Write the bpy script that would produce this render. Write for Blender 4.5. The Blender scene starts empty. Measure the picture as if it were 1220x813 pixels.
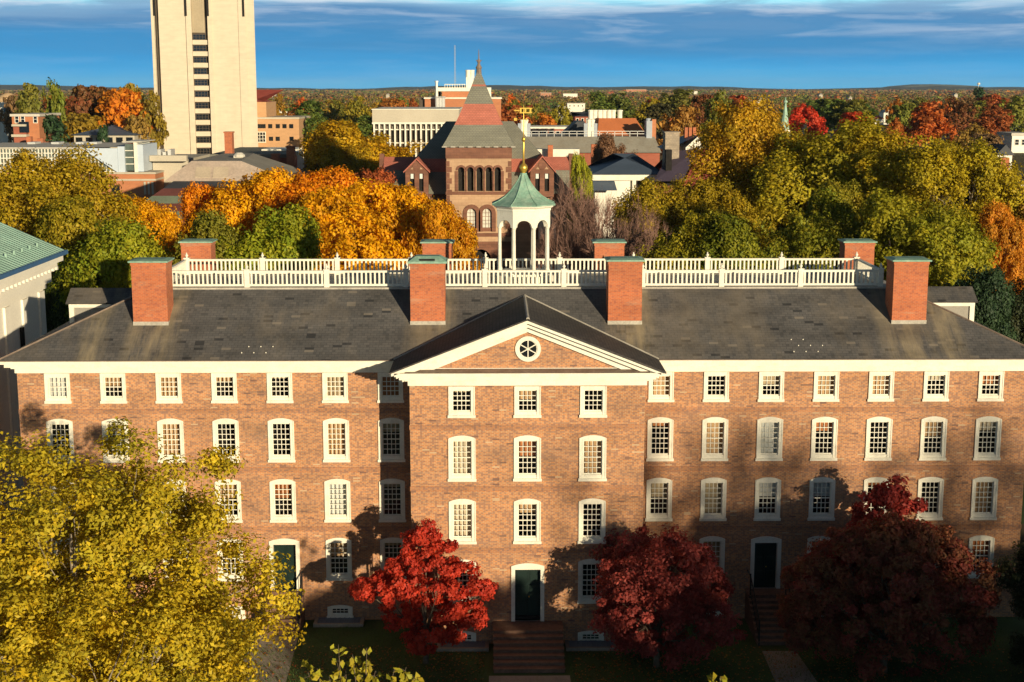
import bpy, bmesh, math, random
import numpy as np
from mathutils import Vector, Matrix
R = math.radians
scene = bpy.context.scene
col = scene.collection
rnd = random.Random(7)

# ------------------------------------------------------------------ camera
F_PX, PITCH, YAW, CAM_H, CAM_X = 1700.0, math.atan(302 / 1700.0), R(0.68), 24.7, -1.4
cam_data = bpy.data.cameras.new("camera")
cam_data.sensor_width = 36.0
cam_data.lens = 36.0 * F_PX / 1220.0
cam_data.clip_start, cam_data.clip_end = 0.5, 40000
camera = bpy.data.objects.new("camera", cam_data)
col.objects.link(camera)
camera.location = (CAM_X, 0, CAM_H)
camera.rotation_euler = (math.pi / 2 - PITCH, 0, -YAW)
scene.camera = camera
FW = Vector((math.sin(YAW) * math.cos(PITCH), math.cos(YAW) * math.cos(PITCH), -math.sin(PITCH)))
RT = Vector((math.cos(YAW), -math.sin(YAW), 0)); UP = RT.cross(FW)

def at(px, py, Y):
    """the point of the place at depth Y that the photograph shows at pixel (px, py) (1220 x 813)"""
    d = FW + RT * ((px - 610) / F_PX) - UP * ((py - 406.5) / F_PX)
    return Vector((CAM_X, 0, CAM_H)) + d * (Y / d.y)

def at_ground(px, py, z=0.0):
    d = FW + RT * ((px - 610) / F_PX) - UP * ((py - 406.5) / F_PX)
    return Vector((CAM_X, 0, CAM_H)) + d * ((z - CAM_H) / d.z)

# ------------------------------------------------------------------ light
SUN_AZ, SUN_EL = R(28), R(9.3)      # the sun stands behind the camera, to its right
sun_dir = Vector((math.sin(SUN_AZ) * math.cos(SUN_EL), -math.cos(SUN_AZ) * math.cos(SUN_EL), math.sin(SUN_EL)))
sd = bpy.data.lights.new("sun", 'SUN')
sd.energy, sd.angle, sd.color = 4.8, R(0.55), (1.0, 0.83, 0.55)
sun = bpy.data.objects.new("sun", sd); col.objects.link(sun)
sun.rotation_euler = (-sun_dir).to_track_quat('-Z', 'Y').to_euler()

world = bpy.data.worlds.new("World"); scene.world = world; world.use_nodes = True
def build_world():
    nt = world.node_tree; N = nt.nodes; L = nt.links; N.clear()
    out = N.new('ShaderNodeOutputWorld'); bg = N.new('ShaderNodeBackground'); L.new(bg.outputs[0], out.inputs[0])
    sky = N.new('ShaderNodeTexSky'); sky.sky_type = 'NISHITA'; sky.sun_disc = False
    sky.sun_elevation = SUN_EL; sky.sun_rotation = math.atan2(sun_dir.x, sun_dir.y)
    sky.air_density, sky.dust_density, sky.ozone_density = 1.0, 0.6, 2.0
    k = N.new('ShaderNodeVectorMath'); k.operation = 'SCALE'; k.inputs['Scale'].default_value = 0.040
    L.new(sky.outputs[0], k.inputs[0])
    tc = N.new('ShaderNodeTexCoord')
    sep = N.new('ShaderNodeSeparateXYZ'); L.new(tc.outputs['Generated'], sep.inputs[0])
    # stretched cloud noise
    mp = N.new('ShaderNodeMapping'); mp.inputs['Scale'].default_value = (10.0, 10.0, 105.0); L.new(tc.outputs['Generated'], mp.inputs[0])
    n1 = N.new('ShaderNodeTexNoise'); n1.inputs['Scale'].default_value = 1.0; n1.inputs['Detail'].default_value = 7; n1.inputs['Roughness'].default_value = 0.58
    n1.inputs['Distortion'].default_value = 0.35
    L.new(mp.outputs[0], n1.inputs['Vector'])
    mp2 = N.new('ShaderNodeMapping'); mp2.inputs['Scale'].default_value = (2.2, 2.2, 40.0); mp2.inputs['Location'].default_value = (3.1, 1.7, 0.4); L.new(tc.outputs['Generated'], mp2.inputs[0])
    n2 = N.new('ShaderNodeTexNoise'); n2.inputs['Scale'].default_value = 1.0; n2.inputs['Detail'].default_value = 4
    L.new(mp2.outputs[0], n2.inputs['Vector'])
    def math_(op, a, b):
        m = N.new('ShaderNodeMath'); m.operation = op
        for i, v in enumerate((a, b)):
            if isinstance(v, (int, float)): m.inputs[i].default_value = v
            else: L.new(v, m.inputs[i])
        return m.outputs[0]
    # height in the cloud bank, wobbled by the broad noise
    wob = math_('MULTIPLY', math_('SUBTRACT', n2.outputs['Fac'], 0.5), 0.045)
    h = math_('ADD', sep.outputs['Z'], wob)
    ramp = N.new('ShaderNodeValToRGB'); cr = ramp.color_ramp
    stops = [(0.000, (0.060, 0.380, 0.660)), (0.16, (0.042, 0.330, 0.640)), (0.36, (0.036, 0.272, 0.560)), (0.56, (0.046, 0.228, 0.465)),
             (0.70, (0.085, 0.235, 0.440)), (0.80, (0.24, 0.44, 0.62)), (0.90, (0.32, 0.76, 0.90)), (1.0, (0.42, 0.82, 0.92))]
    while len(cr.elements) < len(stops): cr.elements.new(0.5)
    for e, (p, c) in zip(cr.elements, stops): e.position = p; e.color = c + (1,)
    L.new(math_('MULTIPLY', h, 1 / 0.066), ramp.inputs[0])
    # pale lit streaks, more of them higher up
    st = N.new('ShaderNodeMapRange'); st.inputs['From Min'].default_value = 0.47; st.inputs['From Max'].default_value = 0.66
    L.new(n1.outputs['Fac'], st.inputs['Value'])
    hi = N.new('ShaderNodeMapRange'); hi.inputs['From Min'].default_value = 0.036; hi.inputs['From Max'].default_value = 0.056
    hi.inputs['To Min'].default_value = 0.06; hi.inputs['To Max'].default_value = 0.9
    L.new(h, hi.inputs['Value'])
    fac = math_('MULTIPLY', st.outputs[0], hi.outputs[0])
    mix = N.new('ShaderNodeMix'); mix.data_type = 'RGBA'
    L.new(fac, mix.inputs['Factor']); L.new(ramp.outputs[0], mix.inputs['A']); mix.inputs['B'].default_value = (0.62, 0.68, 0.76, 1)
    # dusky cloud bellies among them
    be = N.new('ShaderNodeMapRange'); be.inputs['From Min'].default_value = 0.50; be.inputs['From Max'].default_value = 0.36
    L.new(n1.outputs['Fac'], be.inputs['Value'])
    fac2 = math_('MULTIPLY', be.outputs[0], math_('MULTIPLY', hi.outputs[0], 0.75))
    mixb = N.new('ShaderNodeMix'); mixb.data_type = 'RGBA'
    L.new(fac2, mixb.inputs['Factor']); L.new(mix.outputs['Result'], mixb.inputs['A']); mixb.inputs['B'].default_value = (0.17, 0.30, 0.48, 1)
    # above the bank the clear sky takes over
    up = N.new('ShaderNodeMapRange'); up.inputs['From Min'].default_value = 0.075; up.inputs['From Max'].default_value = 0.16
    L.new(sep.outputs['Z'], up.inputs['Value'])
    mixc = N.new('ShaderNodeMix'); mixc.data_type = 'RGBA'
    L.new(up.outputs[0], mixc.inputs['Factor']); L.new(mixb.outputs['Result'], mixc.inputs['A']); L.new(k.outputs[0], mixc.inputs['B'])
    L.new(mixc.outputs['Result'], bg.inputs['Color']); bg.inputs['Strength'].default_value = 1.0
build_world()
vs = scene.view_settings
vs.view_transform, vs.look, vs.exposure, vs.gamma = 'Standard', 'None', 0.27, 1.0
vs.use_curve_mapping = False
scene.cycles.max_bounces = 6; scene.cycles.transparent_max_bounces = 12

# ------------------------------------------------------------------ materials
MATS = {}
def nodes(name):
    m = bpy.data.materials.new(name); m.use_nodes = True
    nt = m.node_tree
    return m, nt, nt.nodes, nt.links, nt.nodes['Principled BSDF']
def setin(n, name, v):
    if name in n.inputs: n.inputs[name].default_value = v
def vary(name, c, rough=0.7, amount=0.25, scale=0.6, fine=9.0, bump=0.0, metal=0.0, spec=0.3, second=None, second_amt=0.5, thr=(0.45, 0.65)):
    """one colour with broad and fine weathering"""
    m, nt, N, L, p = nodes(name)
    geo = N.new('ShaderNodeNewGeometry')
    a = N.new('ShaderNodeTexNoise'); a.inputs['Scale'].default_value = scale; a.inputs['Detail'].default_value = 6
    b = N.new('ShaderNodeTexNoise'); b.inputs['Scale'].default_value = fine; b.inputs['Detail'].default_value = 4
    L.new(geo.outputs['Position'], a.inputs['Vector']); L.new(geo.outputs['Position'], b.inputs['Vector'])
    add = N.new('ShaderNodeMath'); add.operation = 'ADD'; L.new(a.outputs['Fac'], add.inputs[0]); L.new(b.outputs['Fac'], add.inputs[1])
    mr = N.new('ShaderNodeMapRange'); mr.inputs['From Min'].default_value = 0.7; mr.inputs['From Max'].default_value = 1.3
    mr.inputs['To Min'].default_value = 1 - amount; mr.inputs['To Max'].default_value = 1 + amount
    L.new(add.outputs[0], mr.inputs['Value'])
    base = N.new('ShaderNodeRGB'); base.outputs[0].default_value = (*c, 1)
    src = base.outputs[0]
    if second:
        s = N.new('ShaderNodeTexNoise'); s.inputs['Scale'].default_value = scale * 1.7; s.inputs['Detail'].default_value = 8; s.inputs['Roughness'].default_value = 0.65
        mpp = N.new('ShaderNodeMapping'); mpp.inputs['Location'].default_value = (17, 5, 9); L.new(geo.outputs['Position'], mpp.inputs[0]); L.new(mpp.outputs[0], s.inputs['Vector'])
        f = N.new('ShaderNodeMapRange'); f.inputs['From Min'].default_value = thr[0]; f.inputs['From Max'].default_value = thr[1]; f.inputs['To Max'].default_value = second_amt
        L.new(s.outputs['Fac'], f.inputs['Value'])
        mx = N.new('ShaderNodeMix'); mx.data_type = 'RGBA'; L.new(f.outputs[0], mx.inputs['Factor']); L.new(src, mx.inputs['A']); mx.inputs['B'].default_value = (*second, 1)
        src = mx.outputs['Result']
    sc = N.new('ShaderNodeVectorMath'); sc.operation = 'SCALE'; L.new(src, sc.inputs[0]); L.new(mr.outputs[0], sc.inputs['Scale'])
    L.new(sc.outputs[0], p.inputs['Base Color'])
    setin(p, 'Roughness', rough); setin(p, 'Metallic', metal); setin(p, 'Specular IOR Level', spec)
    if bump:
        bp = N.new('ShaderNodeBump'); bp.inputs['Strength'].default_value = bump; bp.inputs['Distance'].default_value = 0.02
        L.new(b.outputs['Fac'], bp.inputs['Height']); L.new(bp.outputs[0], p.inputs['Normal'])
    MATS[name] = m
    return m

def brickmat(name, c1, c2, cm, bw=0.215, bh=0.067, mortar=0.010, dark=None, dark_amt=0.0, dark_mix=0.62, big=0.25, rough=0.85, bias=0.0, stain=None, pale=None, runs=None):
    """brick or slate coursing laid in metres along each face"""
    m, nt, N, L, p = nodes(name)
    uv = N.new('ShaderNodeUVMap'); uv.uv_map = 'UVMap'
    br = N.new('ShaderNodeTexBrick'); L.new(uv.outputs[0], br.inputs['Vector'])
    br.inputs['Color1'].default_value = (*c1, 1); br.inputs['Color2'].default_value = (*c2, 1); br.inputs['Mortar'].default_value = (*cm, 1)
    br.inputs['Scale'].default_value = 1.0; br.inputs['Mortar Size'].default_value = mortar; br.inputs['Mortar Smooth'].default_value = 0.1
    br.inputs['Bias'].default_value = bias; br.inputs['Brick Width'].default_value = bw; br.inputs['Row Height'].default_value = bh
    src = br.outputs['Color']
    if dark:
        # odd darker bricks: one random value per brick
        wn = N.new('ShaderNodeTexWhiteNoise'); wn.noise_dimensions = '2D'
        sn = N.new('ShaderNodeVectorMath'); sn.operation = 'SNAP'; sn.inputs[1].default_value = (bw / 2, bh, 1); L.new(uv.outputs[0], sn.inputs[0])
        L.new(sn.outputs[0], wn.inputs['Vector'])
        f = N.new('ShaderNodeMapRange'); f.inputs['From Min'].default_value = 1 - dark_amt - 0.02; f.inputs['From Max'].default_value = 1 - dark_amt + 0.02; f.inputs['To Max'].default_value = dark_mix
        L.new(wn.outputs['Value'], f.inputs['Value'])
        mx = N.new('ShaderNodeMix'); mx.data_type = 'RGBA'; L.new(f.outputs[0], mx.inputs['Factor']); L.new(src, mx.inputs['A']); mx.inputs['B'].default_value = (*dark, 1)
        src = mx.outputs['Result']
    geo = N.new('ShaderNodeNewGeometry')
    if pale:
        # replaced slates and bricks, in short rows
        wn = N.new('ShaderNodeTexWhiteNoise'); wn.noise_dimensions = '2D'
        sn = N.new('ShaderNodeVectorMath'); sn.operation = 'SNAP'; sn.inputs[1].default_value = (bw * 1.5, bh, 1); L.new(uv.outputs[0], sn.inputs[0]); L.new(sn.outputs[0], wn.inputs['Vector'])
        for col_, lo_ in pale:
            f = N.new('ShaderNodeMath'); f.operation = 'COMPARE'; f.inputs[1].default_value = lo_; f.inputs[2].default_value = 0.007; L.new(wn.outputs['Value'], f.inputs[0])
            mx = N.new('ShaderNodeMix'); mx.data_type = 'RGBA'; L.new(f.outputs[0], mx.inputs['Factor']); L.new(src, mx.inputs['A']); mx.inputs['B'].default_value = (*col_, 1)
            src = mx.outputs['Result']
    if runs:
        # pale lichen runs down the slope below the chimneys
        sx = N.new('ShaderNodeSeparateXYZ'); L.new(geo.outputs['Position'], sx.inputs[0]); tot = None
        for xc, half in runs[1]:
            d = N.new('ShaderNodeMath'); d.operation = 'SUBTRACT'; L.new(sx.outputs['X'], d.inputs[0]); d.inputs[1].default_value = xc
            ab = N.new('ShaderNodeMath'); ab.operation = 'ABSOLUTE'; L.new(d.outputs[0], ab.inputs[0])
            b_ = N.new('ShaderNodeMapRange'); b_.interpolation_type = 'SMOOTHSTEP'; b_.inputs['From Min'].default_value = half; b_.inputs['From Max'].default_value = half * .3; L.new(ab.outputs[0], b_.inputs['Value'])
            if tot is None: tot = b_.outputs[0]
            else:
                ad = N.new('ShaderNodeMath'); ad.operation = 'MAXIMUM'; L.new(tot, ad.inputs[0]); L.new(b_.outputs[0], ad.inputs[1]); tot = ad.outputs[0]
        mpr = N.new('ShaderNodeMapping'); mpr.inputs['Scale'].default_value = (1.5, .22, .22); L.new(geo.outputs['Position'], mpr.inputs[0])
        nr = N.new('ShaderNodeTexNoise'); nr.inputs['Scale'].default_value = 1.0; nr.inputs['Detail'].default_value = 8; nr.inputs['Roughness'].default_value = .68; L.new(mpr.outputs[0], nr.inputs['Vector'])
        fr = N.new('ShaderNodeMapRange'); fr.inputs['From Min'].default_value = .40; fr.inputs['From Max'].default_value = .66; fr.inputs['To Max'].default_value = .9; L.new(nr.outputs['Fac'], fr.inputs['Value'])
        ml = N.new('ShaderNodeMath'); ml.operation = 'MULTIPLY'; L.new(tot, ml.inputs[0]); L.new(fr.outputs[0], ml.inputs[1])
        mx = N.new('ShaderNodeMix'); mx.data_type = 'RGBA'; L.new(ml.outputs[0], mx.inputs['Factor']); L.new(src, mx.inputs['A']); mx.inputs['B'].default_value = (*runs[0], 1)
        src = mx.outputs['Result']
    if stain:
        mpn = N.new('ShaderNodeMapping'); mpn.inputs['Scale'].default_value = stain[1]; L.new(geo.outputs['Position'], mpn.inputs[0])
        s = N.new('ShaderNodeTexNoise'); s.inputs['Scale'].default_value = 1.0; s.inputs['Detail'].default_value = 7; s.inputs['Roughness'].default_value = 0.62
        L.new(mpn.outputs[0], s.inputs['Vector'])
        f = N.new('ShaderNodeMapRange'); f.inputs['From Min'].default_value = stain[2]; f.inputs['From Max'].default_value = stain[3]; f.inputs['To Max'].default_value = stain[4]
        L.new(s.outputs['Fac'], f.inputs['Value'])
        mx = N.new('ShaderNodeMix'); mx.data_type = 'RGBA'; L.new(f.outputs[0], mx.inputs['Factor']); L.new(src, mx.inputs['A']); mx.inputs['B'].default_value = (*stain[0], 1)
        src = mx.outputs['Result']
    a = N.new('ShaderNodeTexNoise'); a.inputs['Scale'].default_value = 0.9; a.inputs['Detail'].default_value = 7; a.inputs['Roughness'].default_value = 0.6
    mp = N.new('ShaderNodeMapping'); mp.inputs['Scale'].default_value = (0.5, 0.5, 1.6); L.new(geo.outputs['Position'], mp.inputs[0]); L.new(mp.outputs[0], a.inputs['Vector'])
    mr = N.new('ShaderNodeMapRange'); mr.inputs['From Min'].default_value = 0.3; mr.inputs['From Max'].default_value = 0.7
    mr.inputs['To Min'].default_value = 1 - big; mr.inputs['To Max'].default_value = 1 + big; L.new(a.outputs['Fac'], mr.inputs['Value'])
    sc = N.new('ShaderNodeVectorMath'); sc.operation = 'SCALE'; L.new(src, sc.inputs[0]); L.new(mr.outputs[0], sc.inputs['Scale'])
    L.new(sc.outputs[0], p.inputs['Base Color'])
    setin(p, 'Roughness', rough); setin(p, 'Specular IOR Level', 0.2)
    bp = N.new('ShaderNodeBump'); bp.inputs['Strength'].default_value = 0.35; bp.inputs['Distance'].default_value = 0.012; bp.invert = True
    L.new(br.outputs['Fac'], bp.inputs['Height']); L.new(bp.outputs[0], p.inputs['Normal'])
    MATS[name] = m
    return m

def glassmat(name, tint=(0.95, 0.97, 0.98), through=0.95):
    """window glass one can see through: mirrors by angle, passes the rest"""
    m, nt, N, L, p = nodes(name)
    N.remove(p); out = N['Material Output']
    fr = N.new('ShaderNodeFresnel'); fr.inputs['IOR'].default_value = 1.5
    tr = N.new('ShaderNodeBsdfTransparent'); tr.inputs[0].default_value = (*[t * through for t in tint], 1)
    gl = N.new('ShaderNodeBsdfGlossy'); gl.inputs['Roughness'].default_value = 0.02
    mx = N.new('ShaderNodeMixShader'); L.new(fr.outputs[0], mx.inputs[0]); L.new(tr.outputs[0], mx.inputs[1]); L.new(gl.outputs[0], mx.inputs[2]); L.new(mx.outputs[0], out.inputs[0])
    MATS[name] = m
    return m

def leafmat(name, rough=0.55, trans=0.36):
    """leaves: the crown's own two colours (object colour and tint), mixed leaf by leaf"""
    m, nt, N, L, p = nodes(name)
    out = N['Material Output']
    oi = N.new('ShaderNodeObjectInfo')
    t2 = N.new('ShaderNodeAttribute'); t2.attribute_type = 'OBJECT'; t2.attribute_name = 'tint'
    at_ = N.new('ShaderNodeAttribute'); at_.attribute_type = 'GEOMETRY'; at_.attribute_name = 'leaf'
    sp = N.new('ShaderNodeSeparateColor'); L.new(at_.outputs['Color'], sp.inputs[0])
    mx = N.new('ShaderNodeMix'); mx.data_type = 'RGBA'; L.new(sp.outputs[0], mx.inputs['Factor']); L.new(oi.outputs['Color'], mx.inputs['A']); L.new(t2.outputs['Color'], mx.inputs['B'])
    sc = N.new('ShaderNodeVectorMath'); sc.operation = 'SCALE'; L.new(mx.outputs['Result'], sc.inputs[0])
    mr = N.new('ShaderNodeMapRange'); mr.inputs['To Min'].default_value = 0.7; mr.inputs['To Max'].default_value = 1.45; L.new(sp.outputs[1], mr.inputs['Value']); L.new(mr.outputs[0], sc.inputs['Scale'])
    L.new(sc.outputs[0], p.inputs['Base Color']); setin(p, 'Roughness', rough); setin(p, 'Specular IOR Level', 0.25)
    tl = N.new('ShaderNodeBsdfTranslucent'); L.new(sc.outputs[0], tl.inputs[0])
    ms = N.new('ShaderNodeMixShader'); ms.inputs[0].default_value = trans
    L.new(p.outputs[0], ms.inputs[1]); L.new(tl.outputs[0], ms.inputs[2]); L.new(ms.outputs[0], out.inputs[0])
    MATS[name] = m
    return m

WHITE = vary('white_paint', (0.80, 0.765, 0.66), 0.6, 0.10, 1.2, 14, second=(0.56, 0.51, 0.42), thr=(0.52, 0.75), second_amt=0.55)
CREAM = vary('cream_stucco', (0.84, 0.80, 0.71), 0.8, 0.08, 0.5, 8)
BRICK = brickmat('hall_brick', (0.55, 0.218, 0.084), (0.43, 0.178, 0.084), (0.53, 0.375, 0.235), 0.205, 0.066, 0.011, dark=(0.24, 0.140, 0.110), dark_amt=0.42, big=0.16,
                 pale=(((0.52, 0.36, 0.23), .3), ((0.20, 0.11, 0.085), .6)), stain=((0.22, 0.15, 0.115), (0.30, 0.30, 0.8), 0.50, 0.74, 0.5))
CHIM_BRICK = brickmat('chimney_brick', (0.52, 0.145, 0.058), (0.41, 0.115, 0.052), (0.46, 0.23, 0.14), 0.205, 0.066, 0.008, dark=(0.30, 0.10, 0.07), dark_amt=0.15, big=0.14,
                 stain=((0.44, 0.27, 0.18), (0.7, 0.7, 3.0), 0.56, 0.70, 0.5))
BELT = brickmat('belt_brick', (0.44, 0.185, 0.085), (0.35, 0.155, 0.085), (0.40, 0.28, 0.18), 0.205, 0.066, 0.008, dark=(0.20, 0.125, 0.11), dark_amt=0.32, big=0.22)
SLATE = brickmat('roof_slate', (0.094, 0.091, 0.092), (0.120, 0.112, 0.110), (0.052, 0.052, 0.054), 0.28, 0.16, 0.008, dark=(0.060, 0.060, 0.062), dark_amt=0.10, big=0.26, rough=0.6, bias=-0.2,
                 pale=(((0.042, 0.042, 0.045), .2), ((0.042, 0.042, 0.045), .35), ((0.175, 0.155, 0.135), .7)), runs=((0.30, 0.245, 0.16), ((-17.2, 1.7), (17.6, 1.7), (-19.8, .8), (19.6, .9), (-4.3, 1.5), (4.9, 1.5))),
                 stain=((0.20, 0.165, 0.125), (0.40, 0.16, 0.16), 0.50, 0.70, 0.6))
PED_SLATE = brickmat('pavilion_slate', (0.060, 0.055, 0.055), (0.085, 0.074, 0.068), (0.028, 0.027, 0.027), 0.28, 0.16, 0.010, dark=(0.035, 0.035, 0.04), dark_amt=0.08, big=0.2, rough=0.75)
COPPER = vary('green_copper', (0.22, 0.38, 0.30), 0.65, 0.22, 1.5, 9, second=(0.33, 0.46, 0.37), thr=(0.45, 0.6), second_amt=0.7)
COPPER2 = vary('weathered_copper_flashing', (0.20, 0.15, 0.12), 0.6, 0.25, 1.0, 9, second=(0.30, 0.24, 0.20))
LEAD = vary('lead_flashing', (0.42, 0.39, 0.34), 0.7, 0.25, 1.4, 12)
GOLD = vary('gilding', (0.82, 0.52, 0.10), 0.35, 0.05, 2, 10, metal=0.75)
DOOR_G = vary('shaded_door_paint', (0.007, 0.021, 0.018), 0.45, 0.15, 2, 12)  # dark green paint, deepened towards black for the shade at the doors
GLASS = glassmat('window_glass')
ROOM = vary('dark_room', (0.018, 0.016, 0.015), 0.9, 0.3, 1.2, 3)
BLINDS = [vary('blind_ochre', (0.60, 0.38, 0.20), 0.9, 0.15, 2.5, 6), vary('blind_linen', (0.70, 0.58, 0.42), 0.9, 0.12, 2.5, 6), vary('blind_rust', (0.50, 0.19, 0.07), 0.9, 0.2, 2.5, 6),
          vary('blind_white', (0.75, 0.75, 0.72), 0.9, 0.08, 2.5, 6), vary('blind_straw', (0.55, 0.42, 0.26), 0.9, 0.15, 2.5, 6)]
BROWNSTONE = vary('brownstone', (0.17, 0.095, 0.065), 0.85, 0.3, 0.8, 7, bump=0.3)
IRON = vary('black_iron', (0.012, 0.012, 0.013), 0.5, 0.2, 2, 9)
CONCRETE = vary('concrete_path', (0.30, 0.265, 0.225), 0.9, 0.22, 0.7, 10, bump=0.2)
BARK = vary('tree_bark', (0.14, 0.105, 0.075), 0.9, 0.4, 1.5, 9, bump=0.5)
PALEBARK = vary('pale_bark', (0.30, 0.25, 0.19), 0.9, 0.3, 1.5, 9, bump=0.4)
TWIG = vary('twig_bark', (0.25, 0.145, 0.115), 0.9, 0.3, 0.8, 5)
LEAF = leafmat('leaf')

# ------------------------------------------------------------------ mesh helpers
WLOC = {}
def wloc(o): return WLOC.get(o.name, Vector((0, 0, 0)))
class MB:
    """collects faces; build() links them as ONE mesh object"""
    def __init__(s): s.v = []; s.f = []; s.m = []; s.mi = 0
    def face(s, *pts):
        b = len(s.v); s.v += [tuple(p) for p in pts]; s.f.append(tuple(range(b, b + len(pts)))); s.m.append(s.mi)
    def add(s, vs, fs):
        b = len(s.v); s.v += [tuple(p) for p in vs]
        for f in fs: s.f.append(tuple(i + b for i in f)); s.m.append(s.mi)
        return s
    def box(s, x0, x1, y0, y1, z0, z1):
        if x0 > x1: x0, x1 = x1, x0
        if y0 > y1: y0, y1 = y1, y0
        if z0 > z1: z0, z1 = z1, z0
        return s.add([(x0, y0, z0), (x1, y0, z0), (x1, y1, z0), (x0, y1, z0), (x0, y0, z1), (x1, y0, z1), (x1, y1, z1), (x0, y1, z1)],
                     [(0, 3, 2, 1), (4, 5, 6, 7), (0, 1, 5, 4), (1, 2, 6, 5), (2, 3, 7, 6), (3, 0, 4, 7)])
    def prism(s, poly, y0, y1):
        """polygon in (x, z), counter-clockwise seen from -y, pulled from y0 to y1"""
        n = len(poly)
        vs = [(x, y0, z) for x, z in poly] + [(x, y1, z) for x, z in poly]
        return s.add(vs, [tuple(range(n)), tuple(range(2 * n - 1, n - 1, -1))] + [(i, i + n, (i + 1) % n + n, (i + 1) % n) for i in range(n)])
    def prismx(s, poly, x0, x1):
        """polygon in (y, z) pulled from x0 to x1"""
        n = len(poly)
        vs = [(x0, y, z) for y, z in poly] + [(x1, y, z) for y, z in poly]
        return s.add(vs, [tuple(range(n - 1, -1, -1)), tuple(range(n, 2 * n))] + [(i, (i + 1) % n, (i + 1) % n + n, i + n) for i in range(n)])
    def tube(s, pts, rads, n=6, cap=True):
        pts = [Vector(p) for p in pts]; rings = []
        b = len(s.v)
        for i, p in enumerate(pts):
            d = (pts[min(i + 1, len(pts) - 1)] - pts[max(i - 1, 0)]).normalized()
            a = d.cross(Vector((0.31, 0.2, 0.93)) if abs(d.z) < 0.95 else Vector((1, 0, 0))).normalized(); c = d.cross(a)
            for k in range(n):
                t = 2 * math.pi * k / n
                s.v.append(tuple(p + (a * math.cos(t) + c * math.sin(t)) * rads[i]))
        for i in range(len(pts) - 1):
            for k in range(n):
                k2 = (k + 1) % n
                s.f.append((b + i * n + k, b + i * n + k2, b + (i + 1) * n + k2, b + (i + 1) * n + k)); s.m.append(s.mi)
        if cap:
            s.f.append(tuple(b + k for k in range(n - 1, -1, -1))); s.m.append(s.mi)
            e = b + (len(pts) - 1) * n; s.f.append(tuple(e + k for k in range(n))); s.m.append(s.mi)
        return s
    def lathe(s, prof, n=12, c=(0, 0, 0), phase=0.0):
        """profile of (radius, z), bottom to top"""
        b = len(s.v)
        for r, z in prof:
            for k in range(n):
                t = phase + 2 * math.pi * k / n
                s.v.append((c[0] + r * math.cos(t), c[1] + r * math.sin(t), c[2] + z))
        for i in range(len(prof) - 1):
            for k in range(n):
                k2 = (k + 1) % n
                s.f.append((b + i * n + k, b + i * n + k2, b + (i + 1) * n + k2, b + (i + 1) * n + k)); s.m.append(s.mi)
        s.f.append(tuple(b + k for k in range(n - 1, -1, -1))); s.m.append(s.mi)
        e = b + (len(prof) - 1) * n; s.f.append(tuple(e + k for k in range(n))); s.m.append(s.mi)
        return s
    def wall(s, x0, x1, z0, z1, y, holes):
        """a wall facing -y at depth y with rectangular openings (x0, x1, z0, z1)"""
        xs = sorted({x0, x1, *[h[0] for h in holes], *[h[1] for h in holes]}); zs = sorted({z0, z1, *[h[2] for h in holes], *[h[3] for h in holes]})
        for i in range(len(xs) - 1):
            for j in range(len(zs) - 1):
                cx, cz = (xs[i] + xs[i + 1]) / 2, (zs[j] + zs[j + 1]) / 2
                if any(h[0] < cx < h[1] and h[2] < cz < h[3] for h in holes): continue
                s.face((xs[i], y, zs[j]), (xs[i + 1], y, zs[j]), (xs[i + 1], y, zs[j + 1]), (xs[i], y, zs[j + 1]))
        return s
    def mesh(s, name, mats, off=Vector((0, 0, 0)), smooth=False):
        me = bpy.data.meshes.new(name)
        me.from_pydata([(v[0] - off[0], v[1] - off[1], v[2] - off[2]) for v in s.v], [], s.f)
        mats = mats if isinstance(mats, (list, tuple)) else [mats]
        for m in mats: me.materials.append(m)
        if len(mats) > 1: me.polygons.foreach_set('material_index', s.m)
        if smooth: me.polygons.foreach_set('use_smooth', [True] * len(s.f))
        uvl = me.uv_layers.new(name='UVMap')
        buf = np.zeros(len(me.loops) * 2, dtype=np.float32)
        for p in me.polygons:
            n = p.normal
            u = Vector((-n.y, n.x, 0))
            u = Vector((1, 0, 0)) if u.length < 0.05 else u.normalized()
            w = n.cross(u)
            for li in p.loop_indices:
                q = Vector(s.v[me.loops[li].vertex_index])
                buf[2 * li] = q.dot(u); buf[2 * li + 1] = q.dot(w)
        uvl.data.foreach_set('uv', buf)
        return me
    def build(s, name, mats, parent=None, local=False, smooth=False):
        off = Vector((0, 0, 0)) if (parent is None or local) else wloc(parent)
        o = bpy.data.objects.new(name, s.mesh(name, mats, off, smooth)); col.objects.link(o)
        if parent is not None: o.parent = parent; WLOC[o.name] = wloc(parent)
        return o

def tag(o, label=None, cat=None, group=None, kind=None):
    if label: o['label'] = label
    if cat: o['category'] = cat
    if group: o['group'] = group
    if kind: o['kind'] = kind
    return o
def thing(name, label, cat, loc=(0, 0, 0), rz=0.0, group=None):
    o = bpy.data.objects.new(name, None); col.objects.link(o); o.location = loc; o.rotation_euler = (0, 0, rz)
    o.empty_display_size = 0.3
    WLOC[o.name] = Vector(loc)
    return tag(o, label, cat, group)
def place(name, mesh, parent, pos):
    """a part made of shared mesh data, standing at world point pos"""
    o = bpy.data.objects.new(name, mesh); col.objects.link(o); o.parent = parent
    o.location = Vector(pos) - wloc(parent); WLOC[o.name] = Vector(pos)
    return o
# ================================================================== THE BRICK HALL
HW, YF, YP, YB = 23.2, 64.0, 61.0, 77.6
PW = 5.15
hall = thing('brick_hall', 'long four-storey brick hall with white cornice, pedimented centre and roof balustrade', 'hall', (0, 70.8, 0))
COLS = [6.2 + 2.53 * k for k in range(7)]

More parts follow.
